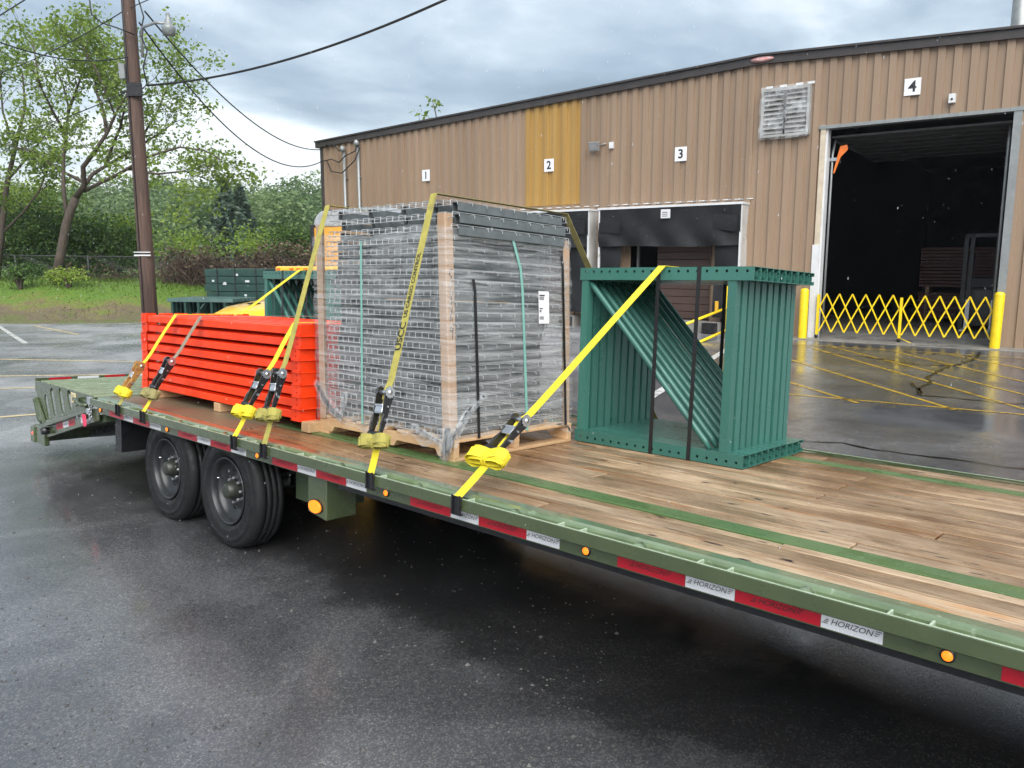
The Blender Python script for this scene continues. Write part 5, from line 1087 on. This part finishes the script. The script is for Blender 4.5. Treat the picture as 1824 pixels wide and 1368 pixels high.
def bush(px, py, d, rx, rz, n, sz, lm, label, seed, name='shrub', droop=.3, stems=7, ry=None, dark=None):
    rnd = random.Random(seed); o = at(px, py, d); b_ = empty(name, TR(o)); lab(b_, label, 'tree' if 'tree' in name else 'shrub', 'shrubs along the fence')
    st = MB(); lv = Leaves(); ry = ry or rx*.7
    for i in range(stems):
        a = rnd.uniform(0, 6.28); e_ = V((math.cos(a)*rx*.6, math.sin(a)*ry*.6, rz*rnd.uniform(.8, 1.5))); st.tube([V((0, 0, -.4)), e_*.4+V((rnd.gauss(0, .1), 0, 0)), e_], [.05, .03, .012], 5, False)
    lobes = [(V((rnd.uniform(-.65, .65)*rx, rnd.uniform(-.6, .6)*ry, rz*rnd.uniform(.35, 1.5))), rnd.uniform(.3, .55)) for _ in range(12)]
    for i in range(n):
        c_, k = lobes[i % 12] if rnd.random() < .8 else (V((0, 0, rz*.8)), .9)
        dvec = V((rnd.gauss(0, 1), rnd.gauss(0, 1), rnd.gauss(0, 1))).normalized()*(rnd.random()**.4)
        p = c_+V((dvec.x*rx*k, dvec.y*ry*k, dvec.z*rz*k)); 
        if p.z > -.3: lv.clump(p, sz*.9, 5, sz*.72, rnd, droop)
    st.build('stems', M_bark, b_); lv.build('crown', lm, b_); return b_
bush(20, 500, 35, 3.2, 2.0, 1700, .22, M_lf2, 'dark green thicket at the far left under the trees', 21)
bush(165, 505, 36.5, 2.9, 1.7, 1500, .22, M_lf2, 'dark green thicket behind the fence right of the leaning trunk', 22)
bush(205, 480, 38, 2.6, 1.5, 800, .24, M_lf3, 'bright green young tree left of the utility pole', 23, 'young_tree')
bush(30, 430, 36, 2.2, 1.8, 1000, .22, M_lf3, 'bright green leafy sapling at the far left above the thicket', 24, 'young_tree')
bush(330, 470, 42, 3.0, 1.2, 190, .24, M_lf1, 'pale sparse young tree right of the utility pole', 25, 'young_tree')
bush(410, 470, 40, 2.6, 1.2, 170, .24, M_lf3, 'yellow green sapling between the pole and the truck', 26, 'young_tree')
bush(500, 470, 38, 2.4, 1.0, 260, .22, M_lf3, 'yellow green bush left of the truck box', 27, 'young_tree')
bush(540, 480, 37, 1.8, 1.2, 700, .2, M_lf2, 'dark bush directly beside the tall truck box', 28)
bush(35, 497, 29.5, .8, .3, 160, .16, M_lf2, 'low leafy weed clump on the grass at far left', 29)
bush(120, 500, 29.3, 1.0, .22, 180, .14, M_lf3, 'low bright weed clump at the foot of the leaning trunk', 30)
# tree tops showing above the warehouse roof
rf = empty('roof_tree', TR(BM @ V((-17.4, 16, 3)))); lab(rf, 'thin tree top rising above the warehouse roof', 'tree'); lv = Leaves(); st = MB(); rnd = random.Random(5)
for (px, py) in ((745, 203), (770, 178), (755, 205), (775, 195), (772, 185)):
    e_ = at(px, py, 46)-V(rf.location); st.tube([V((e_.x*.9, e_.y, e_.z-5)), e_], [.05, .012], 5); lv.clump(e_, .2, 10, .3, rnd)
st.tube([V((0, 0, -3)), V((0, 12, 3.5))], [.12, .06], 6); st.build('stems', M_bark, rf); lv.build('crown', M_lf1, rf)
# fence: posts, rail and mesh
FD = 33.4
fe = empty('chain_link_fence', TR((-30, FD, 0))); lab(fe, 'chain link fence along the top of the grass bank', 'fence')
M_fence = mat('dull_fence_steel', (.06, .062, .06), .6); xs_ = [-30+i*3.05 for i in range(9)]
ftop = lambda x: 2.2 - .012*(x+20)
for x in xs_: MB().tube([(x+30, 0, gz(x, FD)-.1), (x+30, 0, ftop(x)+.03)], .04, 8).build('post', M_fence, fe)
for a, b_ in zip(xs_, xs_[1:]):
    MB().tube([(a+30, 0, ftop(a)), (b_+30, 0, ftop(b_))], .028, 6).build('top_rail', M_fence, fe)
    mb = MB(); s_ = .11; x = a; hgt = 1.25
    k = int((b_-a)/s_)
    for i in range(k):
        for sg in (1, -1):
            x0 = a+i*s_; pts = []
            n_ = 8
            for j in range(n_+1):
                z = ftop(a)-hgt*j/n_; xx = x0+sg*(j*.5)*s_*1.4
                xx = a+abs((xx-a) % (2*(b_-a)) - 0) if True else xx
                xx = min(max(xx, a), b_); pts.append((xx+30, 0, z))
            mb.tube([pts[0], pts[-1]], .004, 3, False, False)
    mo = mb.build('wire_mesh', M_fence, fe); mo['kind'] = 'stuff'
# brown bramble mass on the fence
def bramble(px, py, d, rx, rz, label, seed, nst=170, nl=160):
    rnd = random.Random(seed); o = at(px, py, d); b_ = empty('bramble', TR(o)); lab(b_, label, 'vine', 'brambles on the fence'); st = MB(); lv = Leaves()
    for i in range(nst):
        x = rnd.uniform(-rx, rx); p = V((x, rnd.uniform(-.5, .5), -.2)); pts = [p]
        for j in range(6): p = p+V((rnd.gauss(0, .22), rnd.gauss(0, .1), rz/5.5*rnd.uniform(.5, 1.4) if j < 4 else rnd.gauss(-.1, .25))); pts.append(p)
        st.tube(pts, [.022, .02, .017, .014, .012, .01, .006], 4, False)
    for i in range(nl): lv.clump(V((rnd.uniform(-rx, rx), rnd.uniform(-.6, .3), rnd.uniform(.2, 1)*rz)), .15, 4, .14, rnd)
    so_ = st.build('stems', mat('bramble_stems', (.10, .068, .05), .8, col2=(.065, .042, .034), scale=3), b_); so_['kind'] = 'stuff'; lo = lv.build('leaves', M_lf6, b_); lo['kind'] = 'stuff'
bramble(345, 500, 31, 1.0, 1.25, 'brown tangle of bare vines on the fence left of the green steel stack', 41)
bramble(430, 505, 32, 1.4, 1.2, 'brown vine tangle on the fence behind the green steel stack', 42)
bramble(520, 500, 32, 1.3, 1.5, 'brown vine tangle on the fence behind the truck cab', 43, 170, 260)
bramble(225, 512, 33.6, 2.6, 1.0, 'thin bare brush behind the fence left of the pole', 44, 130, 120)
# grass tufts at the crest of the bank
rnd = random.Random(77); gv = []; gf = []
for i in range(9000):
    x = rnd.uniform(-26, -3); u = rnd.random(); y = bank_start(x)+ (.3+7.2*u**.8); z = gz(x, y); hgt = (.035+.12*ss(3.2, 6.3, y-bank_start(x)))*rnd.uniform(.6, 1.5); o = len(gv); a = rnd.uniform(0, 3.14); w_ = .02
    gv += [(x-w_*math.cos(a), y-w_*math.sin(a), z), (x+w_*math.cos(a), y+w_*math.sin(a), z), (x+rnd.gauss(0, .05), y+rnd.gauss(0, .05), z+hgt)]; gf.append((o, o+1, o+2))
me = bpy.data.meshes.new('grass'); me.from_pydata(gv, [], gf); me.materials.append(leafmat('grass_blades', (.06, .095, .012), (.115, .165, .022), .5, .3)); stuff(inst('grass', me), 'short green grass on the bank at the lot edge', 'grass')
# distant wooded hillside
M_hill = mat('hill_ground', (.05, .075, .03), .9, col2=(.035, .055, .022), scale=.2)
hb = MB(); vv = []; nx = 40
for i in range(nx+1):
    x = -150+170*i/nx
    for y, z in ((60, .6), (90, 3), (115, 8.2+1.2*math.sin(i*.7)), (140, 9.0), (220, 8)): vv.append((x, y, z*(.9+.1*math.sin(i))))
hb.add(vv, [(i*5+j, (i+1)*5+j, (i+1)*5+j+1, i*5+j+1) for i in range(nx) for j in range(4)], True); struct(hb.build('hillside', M_hill))
rnd = random.Random(11); lv = Leaves(); st = MB()
for i in range(120):
    d = rnd.uniform(75, 135); px = rnd.uniform(-60, 620); o = at(px, 468, d); zg = .6+max(0, min(1, (d-60)/60))*7.6; r_ = rnd.uniform(2.4, 4.2); zc = zg+rnd.uniform(1.5, 3.2)
    if d > 110: zc += rnd.uniform(-.8, 1.6)
    for _ in range(420):
        q = V((rnd.gauss(0, 1), rnd.gauss(0, 1), rnd.gauss(0, 1))).normalized()*(rnd.random()**.33); p = V((o.x+q.x*r_, d+q.y*r_, zc+q.z*r_*.85)); lv.clump(p, .35, 2, rnd.uniform(.35, .62), rnd, .2)
stuff(lv.build('distant_wood', M_lf4), 'hazy green wood covering the distant hillside', 'wood')
for k, (px, py, d, hgt) in enumerate(((405, 452, 70, 6.0), (432, 450, 74, 5.6))):
    o = at(px, py, d); f_ = empty('fir_tree', TR(o)); lab(f_, ['dark blue green fir on the slope right of the pole', 'slightly smaller dark fir beside the other on the slope'][k], 'tree', 'firs on the slope'); lv = Leaves()
    for _ in range(1500):
        u = rnd.random(); a = rnd.uniform(0, 6.28); rr2 = (1-u)*2.4*math.sqrt(rnd.random()); lv.leaf(V((rr2*math.cos(a), rr2*math.sin(a), u*hgt+.3-rr2*.25)), .6, rnd, .5)
    lv.build('crown', M_lf5, f_); MB().tube([(0, 0, -2), (0, 0, hgt)], [.2, .03], 6).build('trunk', M_bark, f_)

# ------------------------------------------------------------------ yellow truck and steel stacks beyond the trailer
TD = 14.
def tq(px, py, dd=0.): return at(px, py, TD+dd)
tk = empty('box_truck', TR((0, 0, 0))); lab(tk, 'yellow truck with tall box body behind the trailer load', 'truck')
zh, zr, zbx = 1.28, 1.845, 2.98
c0 = tq(372, 556); fwd = V((-.6, -.8, 0)).normalized(); side = V((fwd.y, -fwd.x, 0)); side = side if side.y < 0 else -side
TRK = frame(V((-3.3, TD, 0)), -fwd, -side, V((0, 0, 1)))     # x to the rear, y away from the viewer
tk.matrix_local = TRK
M_glass = mat('dark_truck_glass', (.03, .045, .045), .06, col2=(.04, .055, .055))
# hood: lofted sections
secs = [(-1.38, .72, .93, .62), (-1.30, .66, 1.06, .74), (-1.05, .62, 1.16, .80), (-.6, .6, 1.22, .86), (0, .6, zh+.01, .92)]
mb = MB(); vs_ = []; n_ = 9
for (x, zlo, zt_, hw) in secs:
    for j in range(n_):
        a = math.pi*j/(n_-1); yy = -hw*math.cos(a); yy = math.copysign(hw*abs(math.cos(a))**.45, -math.cos(a)) if abs(math.cos(a)) > 1e-6 else 0; vs_.append((x, yy+.9, zlo+(zt_-zlo)*math.sin(a)**.45))
mb.add(vs_, [(i*n_+j, (i+1)*n_+j, (i+1)*n_+j+1, i*n_+j+1) for i in range(len(secs)-1) for j in range(n_-1)], True)
mb.add([vs_[j] for j in range(n_)], [tuple(range(n_))]); mb.build('hood', M_truck, tk)
MB().box(-1.0, 0, -.05, 1.85, .45, .75).build('fender', M_truck, tk, bevel=.08, seg=3)
MB().box(-.02, 1.4, -.05, 1.85, .45, 1.26).build('cab_body', M_truck, tk, bevel=.05, seg=2)
MB().add([(0, .06, 1.27), (0, 1.74, 1.27), (.30, 1.62, zr-.12), (.30, .18, zr-.12), (.33, .18, zr-.12), (.33, 1.62, zr-.12), (.03, 1.74, 1.27), (.03, .06, 1.27)], [(0, 1, 2, 3), (7, 4, 5, 6)]).build('windscreen', M_glass, tk)
for y0, y1 in ((-.03, .08), (1.72, 1.83)): MB().add([(0, y0, 1.25), (.10, y0, 1.25), (.40, y0+.09 if y0 < 1 else y0-.09, zr-.1), (.28, y0+.09 if y0 < 1 else y0-.09, zr-.1), (0, y1, 1.25), (.10, y1, 1.25), (.40, y1+.09 if y0 < 1 else y1-.09, zr-.1), (.28, y1+.09 if y0 < 1 else y1-.09, zr-.1)], [(0, 1, 2, 3), (4, 5, 6, 7), (0, 1, 5, 4), (1, 2, 6, 5), (2, 3, 7, 6), (3, 0, 4, 7)]).build('pillar', mat('cab_trim_dark', (.02, .05, .045), .4), tk)
MB().add([(.12, -.04, 1.27), (1.3, -.04, 1.27), (1.3, .05, zr-.12), (.42, .05, zr-.12)], [(0, 1, 2, 3)]).build('side_window', M_glass, tk)
MB().box(.22, 1.4, .08, 1.72, zr-.16, zr).build('cab_roof', M_truck, tk, bevel=.05, seg=3)
for y in (.25, .75, .95, 1.15, 1.55): MB().box(.20, .24, y, y+.1, zr-.075, zr-.035).build('clearance_light', mat('clearance_amber', (.65, .16, .02), .3), tk)
MB().box(-.95, -.75, .85, .95, 1.19, 1.215).build('hood_vent', M_ink, tk)
# box with rounded front corner caps
MB().box(1.55, 5.2, -.15, 2.15, .7, zbx-.36).build('box_side', mat('box_orange_yellow', (.72, .36, .05), .4), tk)
mb = MB(); pr = []
rc_ = .34
P2 = [(-.16, zbx-.36)] + [(-.16+rc_*(1-math.cos(a)), zbx-.36+rc_*math.sin(a)) for a in [math.pi/2*i/6 for i in range(1, 7)]] + [(2.16-rc_*(1-math.cos(a)), zbx-.36+rc_*math.sin(a)) for a in [math.pi/2*i/6 for i in range(6, -1, -1)]]
mb.ext(P2, 1.52, 5.2, True, False); mb.build('box_cap', mat('box_cap_grey', (.42, .44, .46), .3, metal=.2), tk, bevel=.1, seg=3)
MB().box(1.47, 1.54, 2.08, 2.18, .7, zbx-.3).build('box_corner_trim', M_ink, tk, bevel=.01)
MB().box(1.5, 1.55, -.1, 2.1, .7, zbx-.36).build('box_front', mat('box_orange_yellow', (.72, .36, .05), .4), tk)
MB().box(-1.2, 5.2, .4, 1.4, .4, .5).build('chassis', M_black, tk)
for x in (-.55, 3.9):
    for y in (.05, 1.75): MB().lathe([(.0, -.1), (.2, -.1), (.23, -.13), (.38, -.12), (.42, -.09), (.42, .09), (.38, .12), (.23, .13), (.2, .1), (0, .1)], 24, TR((x, y, .42)) @ YAX).build('wheel', M_rub, tk)
# green steel stacks
def steel(px0, px1, py, d, rows, depth, label, name='beam_stack'):
    a, b_ = at(px0, py, d), at(px1, py, d); L = (b_-a).length; s_ = empty(name, TR((a.x, d, 0)) @ ROT(R(-10), 'Z')); lab(s_, label, 'steel stack', 'green steel stacks beyond the trailer'); pz = a.z/rows
    for i in range(rows):
        for j in range(3):
            dx = random.uniform(-.05, .05); MB().box(dx, L*1.04+dx, j*depth/3+.005, (j+1)*depth/3-.005, i*pz+.012, (i+1)*pz).build('beam', M_rackd, s_, bevel=.008)
    for x in (.2*L, .5*L, .85*L): MB().box(x, x+.03, -.012, -.004, 0, a.z+.004).build('band', M_ink, s_)
    for q_ in range(7):
        x = random.uniform(.1, .8)*L; z = random.uniform(.45, .95)*a.z; MB().box(x, x+random.uniform(.04, .12), -.006, -.002, z, z+.05).build('paper_tag', M_white, s_)
    return s_
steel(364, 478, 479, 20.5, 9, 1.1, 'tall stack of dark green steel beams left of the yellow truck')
st_ = empty('frame_stack', TR((at(297, 532, 19).x, 19, 0)) @ ROT(R(-12), 'Z')); lab(st_, 'low stack of green rack frames with pale top by the pole', 'steel stack', 'green steel stacks beyond the trailer'); zt_ = at(297, 531, 19).z
for i in range(7): MB().box(0, 1.75, i*.16, i*.16+.12, zt_-.09, zt_).build('top_beam', mat('pale_green_steel', (.10, .17, .15), .15, col2=(.07, .12, .11), scale=3), st_, bevel=.006)  # top beams are a paler green than the struts and bottom beams
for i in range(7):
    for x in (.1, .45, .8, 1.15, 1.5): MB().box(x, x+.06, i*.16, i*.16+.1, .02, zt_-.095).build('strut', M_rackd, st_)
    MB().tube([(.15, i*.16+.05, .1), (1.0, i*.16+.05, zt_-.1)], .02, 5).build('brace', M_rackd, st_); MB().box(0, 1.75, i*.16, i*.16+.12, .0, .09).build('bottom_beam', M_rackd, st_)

# ------------------------------------------------------------------ loose grit on the lot
rnd = random.Random(19); gv = []; gf = []
for i in range(1400):
    px = rnd.uniform(-40, 1100); py = 590+820*rnd.random()**.8; p = gp(px, py); r_ = rnd.uniform(.003, .009)*(1 if rnd.random() < .9 else 1.8); a = rnd.uniform(0, 6.28); o = len(gv)
    for k in range(5): b_ = a+2*math.pi*k/5; gv.append((p.x+r_*math.cos(b_)*rnd.uniform(.6, 1.2), p.y+r_*math.sin(b_)*rnd.uniform(.6, 1.2), .001))
    gv.append((p.x, p.y, r_*rnd.uniform(.5, 1))); gf += [(o+k, o+(k+1) % 5, o+5) for k in range(5)]
me = bpy.data.meshes.new('grit'); me.from_pydata(gv, [], gf); me.materials.append(mat('grit_stone', (.10, .095, .09), .6, col2=(.025, .024, .023), scale=1.7)); stuff(inst('grit', me), 'loose grit and small stones scattered on the asphalt', 'grit')

# ------------------------------------------------------------------ falling rain
rnd = random.Random(3); rv = []; rf_ = []
for i in range(1200):
    d = rnd.uniform(1.6, 9); px = rnd.uniform(-50, 1880); py = rnd.uniform(-20, 1000); p = at(px, py, d)
    if p.z < .3: continue
    l_ = TM.inverted() @ p
    if -8.8 < l_.x < 2.7 and -.1 < l_.y < 2.7 and l_.z < 1.7: continue
    r_ = rnd.uniform(.0008, .0015)*(.5+d*.09); hgt = r_*rnd.uniform(3, 10); o = len(rv)
    rv += [(p.x+r_, p.y, p.z), (p.x, p.y+r_, p.z), (p.x-r_, p.y, p.z), (p.x, p.y-r_, p.z), (p.x+.0004, p.y, p.z+hgt), (p.x, p.y, p.z-r_*1.2)]
    rf_ += [(o, o+1, o+4), (o+1, o+2, o+4), (o+2, o+3, o+4), (o+3, o, o+4), (o+1, o, o+5), (o+2, o+1, o+5), (o+3, o+2, o+5), (o, o+3, o+5)]
me = bpy.data.meshes.new('rain'); me.from_pydata(rv, [], rf_)
for p in me.polygons: p.use_smooth = True
mr_ = bpy.data.materials.new('raindrop'); mr_.use_nodes = True; b = mr_.node_tree.nodes['Principled BSDF']; b.inputs['Base Color'].default_value = (.8, .83, .86, 1); b.inputs['Roughness'].default_value = .1; b.inputs['Transmission Weight'].default_value = .45; b.inputs['IOR'].default_value = 1.33
me.materials.append(mr_); stuff(inst('rain', me), 'scattered raindrops falling in front of the dark doorway', 'rain')

# ------------------------------------------------------------------ rain haze over the valley
hz = MB().box(-170, 60, -12, 240, -1.5, 24).build('haze', MATS['black_steel']); hz.data.materials.clear()
mh = bpy.data.materials.new('haze_air'); mh.use_nodes = True; t = mh.node_tree; t.nodes.clear(); o_ = N('ShaderNodeOutputMaterial', t); v_ = N('ShaderNodeVolumePrincipled', t)
v_.inputs['Color'].default_value = (.82, .9, .97, 1); v_.inputs['Density'].default_value = .0004; v_.inputs['Anisotropy'].default_value = .2; lk(t, v_.outputs[0], o_.inputs['Volume']); hz.data.materials.append(mh)
stuff(hz, 'pale rain haze hanging over the lot and the hillside', 'haze')
